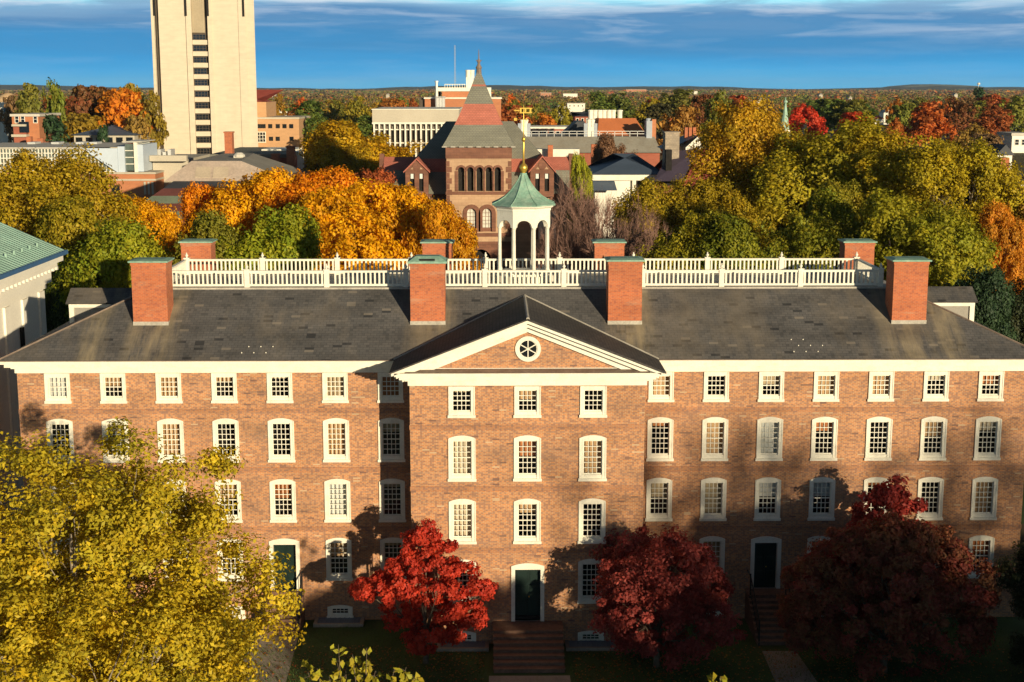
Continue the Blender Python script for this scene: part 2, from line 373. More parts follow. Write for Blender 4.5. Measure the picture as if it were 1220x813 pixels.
def arch_pts(w, z, rise, n=10):
    """points of a flat segmental arch from +w/2 to -w/2 at height z"""
    if rise <= 0: return [(w / 2, z), (-w / 2, z)]
    r = (w * w / 4 + rise * rise) / (2 * rise); a = math.asin(w / 2 / r)
    return [(r * math.sin(a - 2 * a * i / n), z + rise - r + r * math.cos(a - 2 * a * i / n)) for i in range(n + 1)]

def window_meshes(tagname, w, h, rise, gw, gz0, gz1, cols_, rows_, meet=True):
    """casing, sill, sashes and glazing bars in one mesh; the glass in another"""
    m = MB(); fy0, fy1 = -0.045, 0.14
    m.box(-w / 2, -gw / 2, fy0, fy1, 0.10, gz1); m.box(gw / 2, w / 2, fy0, fy1, 0.10, gz1)
    m.box(-gw / 2, gw / 2, fy0 + 0.03, fy1, 0.10, gz0)
    top = [(-w / 2, gz1), (w / 2, gz1)] + arch_pts(w, h - rise, rise)
    m.prism(top, fy0, fy1)
    m.box(-w / 2 - 0.05, w / 2 + 0.05, -0.10, 0.10, -0.02, 0.10)                    # sill
    # a thin raised back-band round the casing
    m.box(-w / 2 - 0.012, -w / 2 + 0.04, fy0 - 0.025, 0.02, 0.102, h - rise - 0.002); m.box(w / 2 - 0.04, w / 2 + 0.012, fy0 - 0.025, 0.02, 0.102, h - rise - 0.002)
    s = 0.042
    zm = (gz0 + gz1) / 2
    m.box(-gw / 2 + .001, -gw / 2 + s, 0.05, 0.10, gz0 + .001, gz1 - .001); m.box(gw / 2 - s, gw / 2 - .001, 0.05, 0.10, gz0 + .001, gz1 - .001)
    m.box(-gw / 2 + s, gw / 2 - s, 0.05, 0.10, gz0 + .001, gz0 + 0.06); m.box(-gw / 2 + s, gw / 2 - s, 0.05, 0.10, gz1 - 0.05, gz1 - .001)
    if meet: m.box(-gw / 2 + s, gw / 2 - s, 0.045, 0.098, zm - 0.022, zm + 0.022)
    b = 0.014
    for i in range(1, cols_):
        x = -gw / 2 + s + (gw - 2 * s) * i / cols_; m.box(x - b, x + b, 0.057, 0.093, gz0 + 0.06, gz1 - 0.05)
    for j in range(1, rows_):
        if meet and j * 2 == rows_: continue
        z = gz0 + 0.06 + (gz1 - gz0 - 0.11) * j / rows_; m.box(-gw / 2 + s, gw / 2 - s, 0.0555, 0.0945, z - b, z + b)
    g = MB(); g.face((-gw / 2 + .02, .075, gz0 + .02), (gw / 2 - .02, .075, gz0 + .02), (gw / 2 - .02, .075, gz1 - .02), (-gw / 2 + .02, .075, gz1 - .02))
    return m.mesh('window', WHITE), g.mesh('pane', GLASS), (gw, gz0, gz1)

SQ = window_meshes('sq', 1.13, 1.38, 0.0, 0.82, 0.24, 1.21, 4, 4)
AR = window_meshes('ar', 1.17, 2.06, 0.13, 0.84, 0.26, 1.82, 4, 6)
BS = window_meshes('bs', 1.15, 0.62, 0.09, 0.80, 0.14, 0.46, 4, 2, meet=False)

BLIND_MESH = {}
def blind_mesh(gw, hh, mi):
    key = (round(gw, 2), round(hh, 2), mi)
    if key not in BLIND_MESH:
        m = MB(); n = 7
        for i in range(n):                                   # shallow folds
            x0, x1 = -gw / 2 - .05 + (gw + .1) * i / n, -gw / 2 - .05 + (gw + .1) * (i + 1) / n
            ya, yb = (0.0, 0.03) if i % 2 else (0.03, 0.0)
            m.face((x0, ya, -hh), (x1, yb, -hh), (x1, yb, 0), (x0, ya, 0))
            m.face((x0, ya + .012, 0), (x1, yb + .012, 0), (x1, yb + .012, -hh), (x0, ya + .012, -hh))
        BLIND_MESH[key] = m.mesh('blind', BLINDS[mi])
    return BLIND_MESH[key]

wr = random.Random(21)
def put_window(kind, x, y, z, blinds=True, hidden=None):
    fm, gm, (gw, g0, g1) = kind
    w = place('window', fm, hall, (x, y, z))
    place('pane', gm, w, (x, y, z))
    if blinds:
        t = wr.random()
        frac = 1.0 if t < .28 else (0.5 if t < .60 else (0.33 if t < .72 else (0.17 if t < .90 else 0.0)))
        mi = wr.choice([0, 0, 0, 1, 1, 2, 2, 4, 4, 3])
        if frac > 0: place('blind', blind_mesh(gw, (g1 - g0) * frac + .02, mi), w, (x, y + 0.33, z + g1 + .02))
    return (x - gw / 2, x + gw / 2, z + g0, z + g1)

main_holes, pav_holes = [], []
DOOR_K = 2
for s in (-1, 1):
    for k, c in enumerate(COLS):
        x = s * c
        main_holes.append(put_window(SQ, x, YF, 10.50))
        main_holes.append(put_window(AR, x, YF, 7.70))
        main_holes.append(put_window(AR, x, YF, 4.82))
        if k != DOOR_K: main_holes.append(put_window(AR, x, YF, 1.98))
for x in (-2.88, 0.0, 2.88):
    pav_holes.append(put_window(SQ, x, YP, 10.48))
    pav_holes.append(put_window(AR, x, YP, 7.60))
    pav_holes.append(put_window(AR, x, YP, 4.72))
    if x: pav_holes.append(put_window(AR, x, YP, 1.92))
for x in (-13.79, -8.73, 8.73, 13.79): main_holes.append(put_window(BS, x, YF, 0.12, False))
for x in (-2.88, 2.88): pav_holes.append(put_window(BS, x, YP, -0.02, False))

# doors: an arched white case with a panelled leaf set back in it
def door_part(x, y, z0, z1, w, dw):
    m = MB(); h = z1 - z0
    m.box(-w / 2, -dw / 2, -0.07, 0.30, 0, h - 0.30); m.box(dw / 2, w / 2, -0.07, 0.30, 0, h - 0.30)
    m.prism([(-w / 2, h - 0.30), (w / 2, h - 0.30)] + arch_pts(w, h - 0.14, 0.14), -0.07, 0.30)
    m.box(-w / 2 - 0.03, w / 2 + 0.03, -0.12, 0.05, -0.12, -0.002)
    d = place('doorway', m.mesh('doorway', WHITE), hall, (x, y, z0))
    l = MB(); hh = h - 0.302
    l.box(-dw / 2, -0.004, 0.20, 0.26, 0.01, hh); l.box(0.004, dw / 2, 0.20, 0.26, 0.01, hh)
    for sx in (-1, 1):
        for (a, b) in ((0.10, 0.36), (0.42, 0.66), (0.72, 0.95)):
            xa, xb = sx * 0.09, sx * (dw / 2 - 0.09)
            l.box(xa, xb, 0.178, 0.21, hh * a, hh * b)
            l.box(xa + sx * 0.05, xb - sx * 0.05, 0.168, 0.19, hh * a + 0.05, hh * b - 0.05)
    lf = place('door_leaf', l.mesh('door_leaf', DOOR_G), d, (x, y, z0))
    k = MB(); k.lathe([(0.02, -0.03), (0.035, 0), (0.02, 0.03)], 8, (0.06, 0.15, hh * 0.45))
    k.box(0.05, 0.07, 0.15, 0.2, hh * .45 - .01, hh * .45 + .01)
    place('door_knob', k.mesh('door_knob', GOLD), d, (x, y, z0))
    return (x - dw / 2, x + dw / 2, z0, z0 + hh)
main_holes.append(door_part(-11.26, YF, 1.48, 4.02, 1.42, 1.06))
main_holes.append(door_part(11.26, YF, 1.48, 4.02, 1.42, 1.06))
pav_holes.append(door_part(0.03, YP, 1.07, 3.80, 1.48, 1.14))

m = MB()
m.wall(-HW, -PW, -0.4, 12.0, YF, [h for h in main_holes if h[0] < 0]); m.wall(PW, HW, -0.4, 12.0, YF, [h for h in main_holes if h[0] > 0])
for s in (-1, 1):
    a, b = (YB, YF) if s < 0 else (YF, YB)
    m.face((s * HW, a, -.4), (s * HW, b, -.4), (s * HW, b, 12.0), (s * HW, a, 12.0))
m.face((HW, YB, -.4), (-HW, YB, -.4), (-HW, YB, 12.0), (HW, YB, 12.0))
m.build('wall', BRICK, hall)
m = MB(); m.wall(-PW, PW, -0.4, 12.0, YP, pav_holes)
m.face((-PW, YF, -.4), (-PW, YP, -.4), (-PW, YP, 12.0), (-PW, YF, 12.0)); m.face((PW, YP, -.4), (PW, YF, -.4), (PW, YF, 12.0), (PW, YP, 12.0))
m.face((-4.95, YP, 12.5), (4.95, YP, 12.5), (0, YP, 14.62))                        # the tympanum
m.build('pavilion_wall', BRICK, hall)
m = MB()                                                                             # three belt courses, a hand proud of the wall
for z0, z1 in ((4.36, 4.56), (7.20, 7.42), (9.98, 10.20)):
    m.box(-HW - .02, -PW - .001, YF - .028, YF + .05, z0, z1); m.box(PW + .001, HW + .02, YF - .028, YF + .05, z0, z1)
    m.box(-PW - .025, PW + .025, YP - .028, YP + .05, z0 - .07, z1 - .07)
m.build('belt_course', BELT, hall)
m = MB(); m.box(-HW + .1, HW - .1, YF + 1.25, YF + 1.35, -0.3, 11.9)                 # dark rooms behind the glass
for z in (1.2, 4.45, 7.3, 10.1): m.box(-HW + .1, HW - .1, YF + .02, YF + 1.24, z, z + .12); m.box(-PW + .1, PW - .1, YP + .02, YF + .015, z - .05, z + .07)
for s in (-1, 1):
    for k in range(6):
        x = s * (COLS[k] + 1.265); m.box(x - .06, x + .06, YF + .02, YF + 1.24, 0, 11.9)
for x in (-1.44, 1.44): m.box(x - .06, x + .06, YP + .02, YF + 1.24, 0, 11.9)
m.build('room', ROOM, hall)

# cornice: frieze, bed mould, corona, crown
CL = [(11.90, 12.12, 0.07), (12.122, 12.22, 0.20), (12.222, 12.40, 0.42), (12.402, 12.55, 0.62)]
m = MB()
for z0, z1, p in CL:
    m.box(-HW - p, -PW - .003, YF - p, YF + .3, z0, z1); m.box(PW + .003, HW + p, YF - p, YF + .3, z0, z1)
    m.box(-HW - p, -HW + .3, YF + .302, YB - .302, z0, z1); m.box(HW - .3, HW + p, YF + .302, YB - .302, z0, z1)
    m.box(-HW - p, HW + p, YB - .3, YB + p, z0, z1)
m.build('cornice', WHITE, hall)
m = MB()
for z0, z1, p in CL:
    m.box(-PW - p, PW + p, YP - p, YP + .3, z0, z1)
    m.box(-PW - p, -PW + .0, YP + .302, YF - p - .003, z0, z1); m.box(PW, PW + p, YP + .302, YF - p - .003, z0, z1)
# raking cornice: a chevron in two steps
def chevron(hw, z, zt, thick, y0, y1):
    m.prism([(-hw, z - thick), (0, zt - thick), (0, zt), (-hw, z)], y0, y1); m.prism([(0, zt - thick), (hw, z - thick), (hw, z), (0, zt)], y0, y1)
chevron(5.45, 12.60, 14.80, 0.52, YP - .16, YP + .30)
chevron(5.70, 12.63, 14.88, 0.36, YP - .40, YP - .162)
chevron(5.90, 12.62, 14.92, 0.20, YP - .62, YP - .402)
m.box(-4.85, 4.85, YP - .05, YP + .2, 12.56, 12.68)
m.build('pediment_cornice', WHITE, hall)
m = MB(); m.prismx([(YP - .60, 12.555), (YP - .02, 12.555), (YP - .02, 12.66)], -5.3, 5.3); m.build('pediment_flashing', COPPER2, hall)

# roofs
EZ = 12.56; DX, D0, D1, DZ = 17.85, 67.62, 72.9, 15.25
ex, e0, e1 = HW + .70, YF - .70, YB + .70
m = MB()
m.face((-ex, e0, EZ), (ex, e0, EZ), (DX, D0, DZ), (-DX, D0, DZ))
m.face((ex, e0, EZ), (ex, e1, EZ), (DX, D1, DZ), (DX, D0, DZ))
m.face((ex, e1, EZ), (-ex, e1, EZ), (-DX, D1, DZ), (DX, D1, DZ))
m.face((-ex, e1, EZ), (-ex, e0, EZ), (-DX, D0, DZ), (-DX, D1, DZ))
m.build('roof', SLATE, hall)
m = MB(); m.box(-DX - .03, DX + .03, D0 - .05, D1 + .03, DZ - .06, DZ + .05); m.build('roof_deck', LEAD, hall)
for s in (-1, 1):                                                                     # drip edges and hip rolls
    m = MB(); m.box(s * (ex + .02), s * (PW + .9), e0 - .03, e0 + .06, EZ - .008, EZ + .028); m.build('drip_edge', COPPER2, hall)
    m = MB(); m.tube([(s * ex, e0, EZ + .01), (s * DX, D0, DZ + .02)], [.05, .05], 6); m.build('hip_roll', COPPER2, hall)
sg = random.Random(4); m = MB()
for (cx, n) in ((-12.9, 6), (12.2, 8)):
    for i in range(n):
        x = cx + (i % 3) * .55 + (i // 3 % 2) * .27; y = e0 + .45 + (i // 3) * .35
        z = EZ + (y - e0) * (DZ - EZ) / (D0 - e0); m.box(x - .02, x + .02, y - .02, y + .02, z, z + .045)
m.build('snow_guard', WHITE, hall)
gz0, gz1 = 12.60, 14.95
m = MB(); gy0, gye, gyr = YP - .72, e0 + .02, e0 + (gz1 - EZ) * (D0 - e0) / (DZ - EZ) + .05
for s in (-1, 1):
    q = [(0, gy0, gz1), (0, gyr, gz1), (s * 5.98, gye, gz0), (s * 5.98, gy0, gz0)]
    q = q if s < 0 else q[::-1]
    m.face(*q)
    m.face(*[(p[0], p[1], p[2] - .07) for p in q[::-1]])
    e = [(0, gy0, gz1), (s * 5.98, gy0, gz0)]; e = e if s > 0 else e[::-1]
    m.face((e[0][0], gy0, e[0][2] - .07), (e[1][0], gy0, e[1][2] - .07), e[1], e[0])
    m.face((s * 5.98, gy0, gz0 - .07), (s * 5.98, gye, gz0 - .07), (s * 5.98, gye, gz0), (s * 5.98, gy0, gz0))
m.build('pavilion_roof', PED_SLATE, hall)
m = MB(); m.tube([(0, gy0, gz1 + .0), (0, gyr, gz1 + .0)], [.075, .075], 6)
for s in (-1, 1): m.tube([(0, gyr, gz1 + .01), (s * 5.98, gye, gz0 + .01)], [.05, .05], 5)
m.build('pavilion_ridge', LEAD, hall)

# round window in the pediment
m = MB(); n = 36; cz = 13.52
def ring(mb, r0, r1, y0, y1, c):
    for k in range(n):
        t0, t1 = 2 * math.pi * k / n, 2 * math.pi * (k + 1) / n
        P = lambda r, t, y: (c[0] + r * math.cos(t), y, c[2] + r * math.sin(t))
        mb.face(P(r0, t0, y0), P(r0, t1, y0), P(r1, t1, y0), P(r1, t0, y0))
        mb.face(P(r1, t0, y0), P(r1, t1, y0), P(r1, t1, y1), P(r1, t0, y1)); mb.face(P(r0, t1, y0), P(r0, t0, y0), P(r0, t0, y1), P(r0, t1, y1))
ring(m, 0.41, 0.56, YP - .07, YP + .05, (0.02, 0, cz)); ring(m, 0.37, 0.415, YP - .04, YP + .05, (0.02, 0, cz))
for k in range(3):
    t = math.pi / 2 + k * math.pi / 3; dx, dz = math.cos(t), math.sin(t); b = .022
    m.add([(0.02 + sx * .38 * dx - sz * b * dz, YP - .03 - yy, cz + sx * .38 * dz + sz * b * dx) for yy in (0, .022 + k * .002) for sx, sz in ((-1, -1), (1, -1), (1, 1), (-1, 1))],
          [(0, 1, 2, 3), (7, 6, 5, 4), (0, 4, 5, 1), (1, 5, 6, 2), (2, 6, 7, 3), (3, 7, 4, 0)])
rw = m.build('round_window', WHITE, hall)
m = MB(); m.face(*[(0.02 + .40 * math.cos(2 * math.pi * k / 24), YP - .012, cz + .40 * math.sin(2 * math.pi * k / 24)) for k in range(24)])
DARKGLASS = vary('dark_glass', (0.010, 0.013, 0.016), 0.12, 0.2, 0.8, 3, spec=0.6)
m.build('pane', DARKGLASS, rw)

# end dormers
for s in (-1, 1):
    m = MB(); y0, y1, yr = 69.95, 71.65, 70.8
    xo, xi = s * 22.35, s * 18.4
    m.box(min(xo, xi) + (.12 if s < 0 else 0), max(xo, xi) - (.12 if s > 0 else 0), y0 + .05, y1 - .05, 13.0, 14.2)
    d = m.build('dormer', vary('dormer_shingle', (0.30, 0.28, 0.25), 0.85, 0.15, 2, 12) if s < 0 else MATS['dormer_shingle'], hall)
    m = MB()
    m.box(s * 22.45, xi, y0 - .06, y0 + .05, 14.0, 14.26); m.box(s * 22.45, s * 22.22, y0 - .04, y0 + .08, 13.0, 13.998); m.box(s * 22.45, xi, y1 - .05, y1 + .06, 14.0, 14.26)
    m.add([(s * 22.40, y0 + .06, 14.2), (s * 22.40, y1 - .06, 14.2), (s * 22.40, yr, 14.75), (s * 22.28, y0 + .06, 14.2), (s * 22.28, y1 - .06, 14.2), (s * 22.28, yr, 14.75)],
          [(0, 2, 1) if s > 0 else (0, 1, 2), (3, 4, 5), (0, 1, 4, 3), (1, 2, 5, 4), (2, 0, 3, 5)])
    m.build('dormer_trim', WHITE, d)
    m = MB()
    A, B = s * 22.55, s * 17.9
    for (ya, za, yb, zb) in ((y0 - .14, 14.24, yr, 14.86), (yr, 14.86, y1 + .14, 14.24)):
        q = [(A, ya, za), (B, ya, za), (B, yb, zb), (A, yb, zb)]; q = q if s < 0 else q[::-1]
        m.face(*q); m.face(*[(p[0], p[1], p[2] - .06) for p in q[::-1]])
    m.prismx([(y0 - .14, 14.18), (y0 - .14, 14.24), (yr, 14.86), (yr, 14.80)], A - .001, A + .02) if s > 0 else m.prismx([(y0 - .14, 14.18), (y0 - .14, 14.24), (yr, 14.86), (yr, 14.80)], A - .02, A + .001)
    m.build('dormer_roof', SLATE, d)

# chimneys
def chimney(x, y, w, dpt, ztop, hipped=False, pale=False):
    zb = EZ + (y - e0) * (DZ - EZ) / (D0 - e0) if y < 70 else EZ + (e1 - y - dpt) * (DZ - EZ) / (e1 - D1)
    m = MB(); m.box(x - w / 2, x + w / 2, y, y + dpt, zb - .8, ztop - .14); m.box(x - w / 2 - .03, x + w / 2 + .03, y - .03, y + dpt + .03, ztop - .139, ztop)
    c = m.build('chimney', CHIM_BRICK, hall)
    m = MB(); ov = .11
    if not hipped:
        m.box(x - w / 2 - ov, x + w / 2 + ov, y - ov, y + dpt + ov, ztop + .002, ztop + .07)
        m.add([(x - w / 2 - ov + .04, y - ov + .04, ztop + .071), (x + w / 2 + ov - .04, y - ov + .04, ztop + .071), (x + w / 2 + ov - .04, y + dpt + ov - .04, ztop + .071), (x - w / 2 - ov + .04, y + dpt + ov - .04, ztop + .071),
               (x - w / 2 + .12, y + .2, ztop + .12), (x + w / 2 - .12, y + .2, ztop + .12), (x + w / 2 - .12, y + dpt - .2, ztop + .12), (x - w / 2 + .12, y + dpt - .2, ztop + .12)],
              [(0, 1, 5, 4), (1, 2, 6, 5), (2, 3, 7, 6), (3, 0, 4, 7), (4, 5, 6, 7)])
    else:
        m.box(x - w / 2 - ov, x + w / 2 + ov, y - ov, y + dpt + ov, ztop + .002, ztop + .10)
        m.add([(x - w / 2 - .05, y - .05, ztop + .101), (x + w / 2 + .05, y - .05, ztop + .101), (x + w / 2 + .05, y + dpt + .05, ztop + .101), (x - w / 2 - .05, y + dpt + .05, ztop + .101),
               (x - w / 2 + .25, y + .3, ztop + .30), (x + w / 2 - .25, y + .3, ztop + .30), (x + w / 2 - .25, y + dpt - .3, ztop + .30), (x - w / 2 + .25, y + dpt - .3, ztop + .30)],
              [(0, 1, 5, 4), (1, 2, 6, 5), (2, 3, 7, 6), (3, 0, 4, 7), (4, 5, 6, 7)])
    m.build('chimney_cap', COPPER, c)
    if hipped:
        m = MB(); m.box(x - .35, x + .35, y - .02, y + .12, ztop + .105, ztop + .20); m.build('flue_opening', ROOM, c)
    if y < 70:
        m = MB(); m.box(x - w / 2 - .02, x + w / 2 + .02, y - .022, y + .5, zb - .1, zb + .16); m.build('flashing', LEAD, c)
    return c
for x in (-17.35, 17.87): chimney(x, 65.4, 1.60, 1.25, 16.78)
chimney(-4.53, 65.4, 1.60, 1.25, 16.72, hipped=True); chimney(4.62, 65.4, 1.56, 1.25, 16.80)
for x in (-17.15, -4.45, 4.64, 17.90): chimney(x, 75.0, 1.57, 1.2, 16.62 if x > -5 else 16.66)

# balustrade round the roof deck
BX, B0, B1, BZ = 17.15, 67.78, 72.45, DZ + .05
m = MB(); POSTS = [-17.1, -13.25, -9.45, -5.67, -1.89, 1.89, 5.67, 9.45, 13.25, 17.1]
for y in (B0, B1):
    m.box(-BX, BX, y - .05, y + .05, BZ + .70, BZ + .765); m.box(-BX, BX, y - .08, y + .08, BZ + .766, BZ + .80)
    m.box(-BX, BX, y - .06, y + .06, BZ + .05, BZ + .15)
    nb = 162
    for i in range(nb + 1):
        x = -BX + .12 + (2 * BX - .24) * i / nb
        if min(abs(x - p) for p in POSTS) < .2: continue
        m.box(x - .042, x + .042, y - .03, y + .03, BZ + .15, BZ + .70)
for x in (-BX, BX):
    m.box(x - .05, x + .05, B0 + .1, B1 - .1, BZ + .70, BZ + .765); m.box(x - .08, x + .08, B0 + .1, B1 - .1, BZ + .766, BZ + .798); m.box(x - .06, x + .06, B0 + .1, B1 - .1, BZ + .05, BZ + .15)
    for i in range(1, 22):
        y = B0 + (B1 - B0) * i / 22; m.box(x - .03, x + .03, y - .042, y + .042, BZ + .15, BZ + .70)
bal = m.build('balustrade', WHITE, hall)
pm = MB(); pm.box(-.12, .12, -.11, .11, 0, .83); pm.box(-.15, .15, -.14, .14, .831, .87)
pm.lathe([(.05, .87), (.035, .905), (.075, .955), (.08, 1.0), (.035, 1.05), (.025, 1.07), (.04, 1.10), (.0, 1.14)], 10)
pmesh = pm.mesh('post', WHITE)
for y in (B0, B1):
    for x in POSTS: place('post', pmesh, bal, (x, y, BZ))

# cupola: an octagonal lantern of eight columns under an arched drum and a swept copper roof
CY = 70.3; CR = 1.27; cup_n = 8; ph = math.pi / 8
m = MB(); m.lathe([(1.62, 0), (1.62, .30), (1.50, .34), (1.50, .42)], 8, (0, CY, DZ + .051), ph)
cup = m.build('cupola', WHITE, hall)
colm = MB(); colm.box(-.13, .13, -.13, .13, 0, .14); colm.lathe([(.12, .14), (.10, .20), (.092, .22), (.078, 2.18), (.10, 2.20), (.115, 2.28)], 10)
colmesh = colm.mesh('column', WHITE)
for k in range(8):
    t = ph + k * math.pi / 4; place('column', colmesh, cup, (CR * math.cos(t), CY + CR * math.sin(t), DZ + .47))
m = MB(); zs_, zt_ = DZ + .47 + 2.28, 19.02
for k in range(8):
    t0, t1 = ph + k * math.pi / 4, ph + (k + 1) * math.pi / 4
    ca, cb = Vector((math.cos(t0), math.sin(t0), 0)), Vector((math.cos(t1), math.sin(t1), 0))
    for (ro, flip) in ((CR + .13, False), (CR - .10, True)):
        A, B = ca * ro, cb * ro
        def Q(u, z): p = A.lerp(B, u); return (p.x, p.y + CY, z)
        prof = [(0.10, zs_), (0.0, zs_)]
        arc = [(0.5 - 0.36 * math.cos(math.pi * i / 10), zs_ + 0.36 * 0.97 * math.sin(math.pi * i / 10)) for i in range(11)]
        for i in range(10):
            f = [Q(*arc[i]), Q(*arc[i + 1]), Q(arc[i + 1][0], zt_), Q(arc[i][0], zt_)]
            m.face(*(f if not flip else f[::-1]))
        for (a, b) in ((0, arc[0][0]), (arc[-1][0], 1)):
            f = [Q(a, zs_), Q(b, zs_), Q(b, zt_), Q(a, zt_)]; m.face(*(f if not flip else f[::-1]))
        if not flip: outer = [Q(*a) for a in arc]
        else:
            for i in range(10): m.face(outer[i + 1], outer[i], Q(*arc[i]), Q(*arc[i + 1]))
m.lathe([(CR + .17, zt_ - .22), (CR + .17, zt_ - .12), (CR + .28, zt_ - .05), (CR + .32, zt_ + .04)], 8, (0, CY, 0), ph)
m.build('drum', WHITE, cup)
m = MB(); m.lathe([(CR + .40, zt_ + .02), (CR + .40, zt_ + .07), (CR + .05, zt_ + .22), (.98, zt_ + .42), (.68, zt_ + .70), (.42, zt_ + 1.02), (.24, zt_ + 1.30), (.17, zt_ + 1.46), (.17, zt_ + 1.56)], 8, (0, CY, 0), ph)
for k in range(8):
    t = ph + k * math.pi / 4
    prof = [(CR + .40, zt_ + .07), (CR + .05, zt_ + .22), (.98, zt_ + .42), (.68, zt_ + .70), (.42, zt_ + 1.02), (.24, zt_ + 1.30), (.17, zt_ + 1.46)]
    m.tube([(r * math.cos(t), CY + r * math.sin(t), z + .01) for r, z in prof], [.025] * 7, 4)
m.build('cupola_roof', COPPER, cup)
m = MB(); zb = zt_ + 1.58
m.lathe([(.13, zb - .05), (.09, zb), (.15, zb + .05), (.20, zb + .16), (.21, zb + .24), (.185, zb + .33), (.12, zb + .41), (.055, zb + .46), (.05, zb + 1.46), (.045, zb + 1.5), (.09, zb + 1.56), (.105, zb + 1.62), (.08, zb + 1.69), (.025, zb + 1.75), (.02, zb + 2.2), (.018, zb + 3.25), (.0, zb + 3.28)], 14, (0, CY, 0))
m.build('finial', GOLD, cup, smooth=True)
m = MB(); zv = 23.60                                                                  # weather vane: pierced banner with cross ends, and a small cross-arm below
for (a, b, c, d) in ((-.36, .36, .10, .16), (-.36, .36, -.16, -.10)): m.box(.1 + a, .1 + b, CY - .02, CY + .02, zv + c, zv + d)
for x in (-.3, -.02, .28): m.box(.1 + x - .05, .1 + x + .05, CY - .021, CY + .021, zv - .1, zv + .1)
m.box(-.6, -.26, CY - .018, CY + .018, zv - .03, zv + .03)
for (cx, s_) in ((.56, .2), (-.42, .15)):
    for k in range(4):
        t = k * math.pi / 2; ux, uz = math.cos(t), math.sin(t)
        t2 = t + math.pi / 2; vx, vz = math.cos(t2), math.sin(t2)
        m.tube([(cx + ux * s_, CY, zv + uz * s_), (cx + vx * s_, CY, zv + vz * s_)], [.022, .022], 4)
        m.tube([(cx + ux * s_ * .9, CY, zv + uz * s_ * .9), (cx + ux * s_ * 1.35, CY, zv + uz * s_ * 1.35)], [.035, .0], 4)
m.tube([(-.52, CY, zv - .52), (.12, CY, zv - .52)], [.02, .02], 5); m.tube([(0, CY - .4, zv - .52), (0, CY + .4, zv - .52)], [.02, .02], 5)
m.box(-.6, -.42, CY - .015, CY + .015, zv - .60, zv - .44); m.box(.1, .2, CY - .014, CY + .014, zv - .59, zv - .45)
m.v = [(v[0] * .82 + .02, CY + (v[1] - CY) * .82, zv + (v[2] - zv) * .82) for v in m.v]; m.build('weather_vane', GOLD, cup)

# ------------------------------------------------------------------ steps
def steps(name, label, x0, x1, y1, ztop, n, tread, land, rails=()):
    t = thing(name, label, 'steps', ((x0 + x1) / 2, y1, 0))
    m = MB(); rise = ztop / n
    m.box(x0, x1, y1 - land, y1 - .002, -.2, ztop - .003)
    for i in range(1, n):
        z = ztop - i * rise; y = y1 - land - (i - 1) * tread
        m.box(x0, x1, y - tread, y - .0005, -.2, z)
        m.box(x0 - .02, x1 + .02, y - tread - .03, y - .001, z + .0005, z + .045)
    m.box(x0 - .03, x1 + .03, y1 - land - .03, y1 - .003, ztop - .002, ztop + .045)
    m.build('stair', BROWNSTONE, t)
    yb = y1 - land - (n - 1) * tread
    for x in rails:
        r = MB(); pts = [(x, y1 - .1, ztop + .95), (x, y1 - land, ztop + .95), (x, yb, .95 + rise)]
        r.tube(pts, [.035] * 3, 6); r.tube([(x, y1 - land, ztop + .25), (x, yb, .25 + rise)], [.02] * 2, 5)
        k = 9
        for i in range(k + 1):
            y = y1 - land + (yb - y1 + land) * i / k; z = ztop + (rise - ztop) * i / k
            rr = .035 if i in (0, k) else .013
            r.tube([(x, y, max(z - .2, 0)), (x, y, z + .95 + (.12 if i in (0, k) else 0))], [rr, rr], 5)
        r.build('handrail', IRON, t)
    return t
steps('entrance_steps', 'broad brownstone steps up to the dark double door in the hall centre', -1.50, 1.55, YP, 1.03, 7, 0.36, 1.15)
steps('entrance_steps', 'brownstone steps with black handrail at the door beside the yellow tree', -12.15, -10.40, YF, 1.44, 8, 0.24, 0.25, rails=(-12.08, -10.45))
steps('entrance_steps', 'shaded steps with black handrail between the two dark red maples', 10.35, 12.15, YF, 1.44, 9, 0.31, 0.9, rails=(10.42, 12.08))

# window wells with pale curbs in front of the basement windows
WELL = vary('well_cover', (0.15, 0.19, 0.25), 0.5, 0.15, 1, 8)
for (x, y, lab) in ((-8.73, YF, 'pale curbed window well under the wall beside the left door steps'), (-2.88, YP, 'pale curbed window well behind the bright red maple by the broad steps'), (2.88, YP, 'shaded window well between the broad steps and a dark red maple')):
    t = thing('window_well', lab, 'window well', (x, y, 0))
    m = MB(); w = 1.0
    m.box(x - w - .16, x - w, y - .95, y - .002, -.2, .16); m.box(x + w, x + w + .16, y - .95, y - .002, -.2, .16); m.box(x - w, x + w, y - .95, y - .8, -.2, .159)
    m.build('curb', CONCRETE, t)
    m = MB(); m.face((x - w, y - .80, .10), (x + w, y - .80, .10), (x + w, y - .05, .14), (x - w, y - .05, .14))
    for i in range(9): xx = x - w + 2 * w * (i + .5) / 9; m.box(xx - .015, xx + .015, y - .8, y - .05, .11, .165)
    m.build('cover', WELL, t)
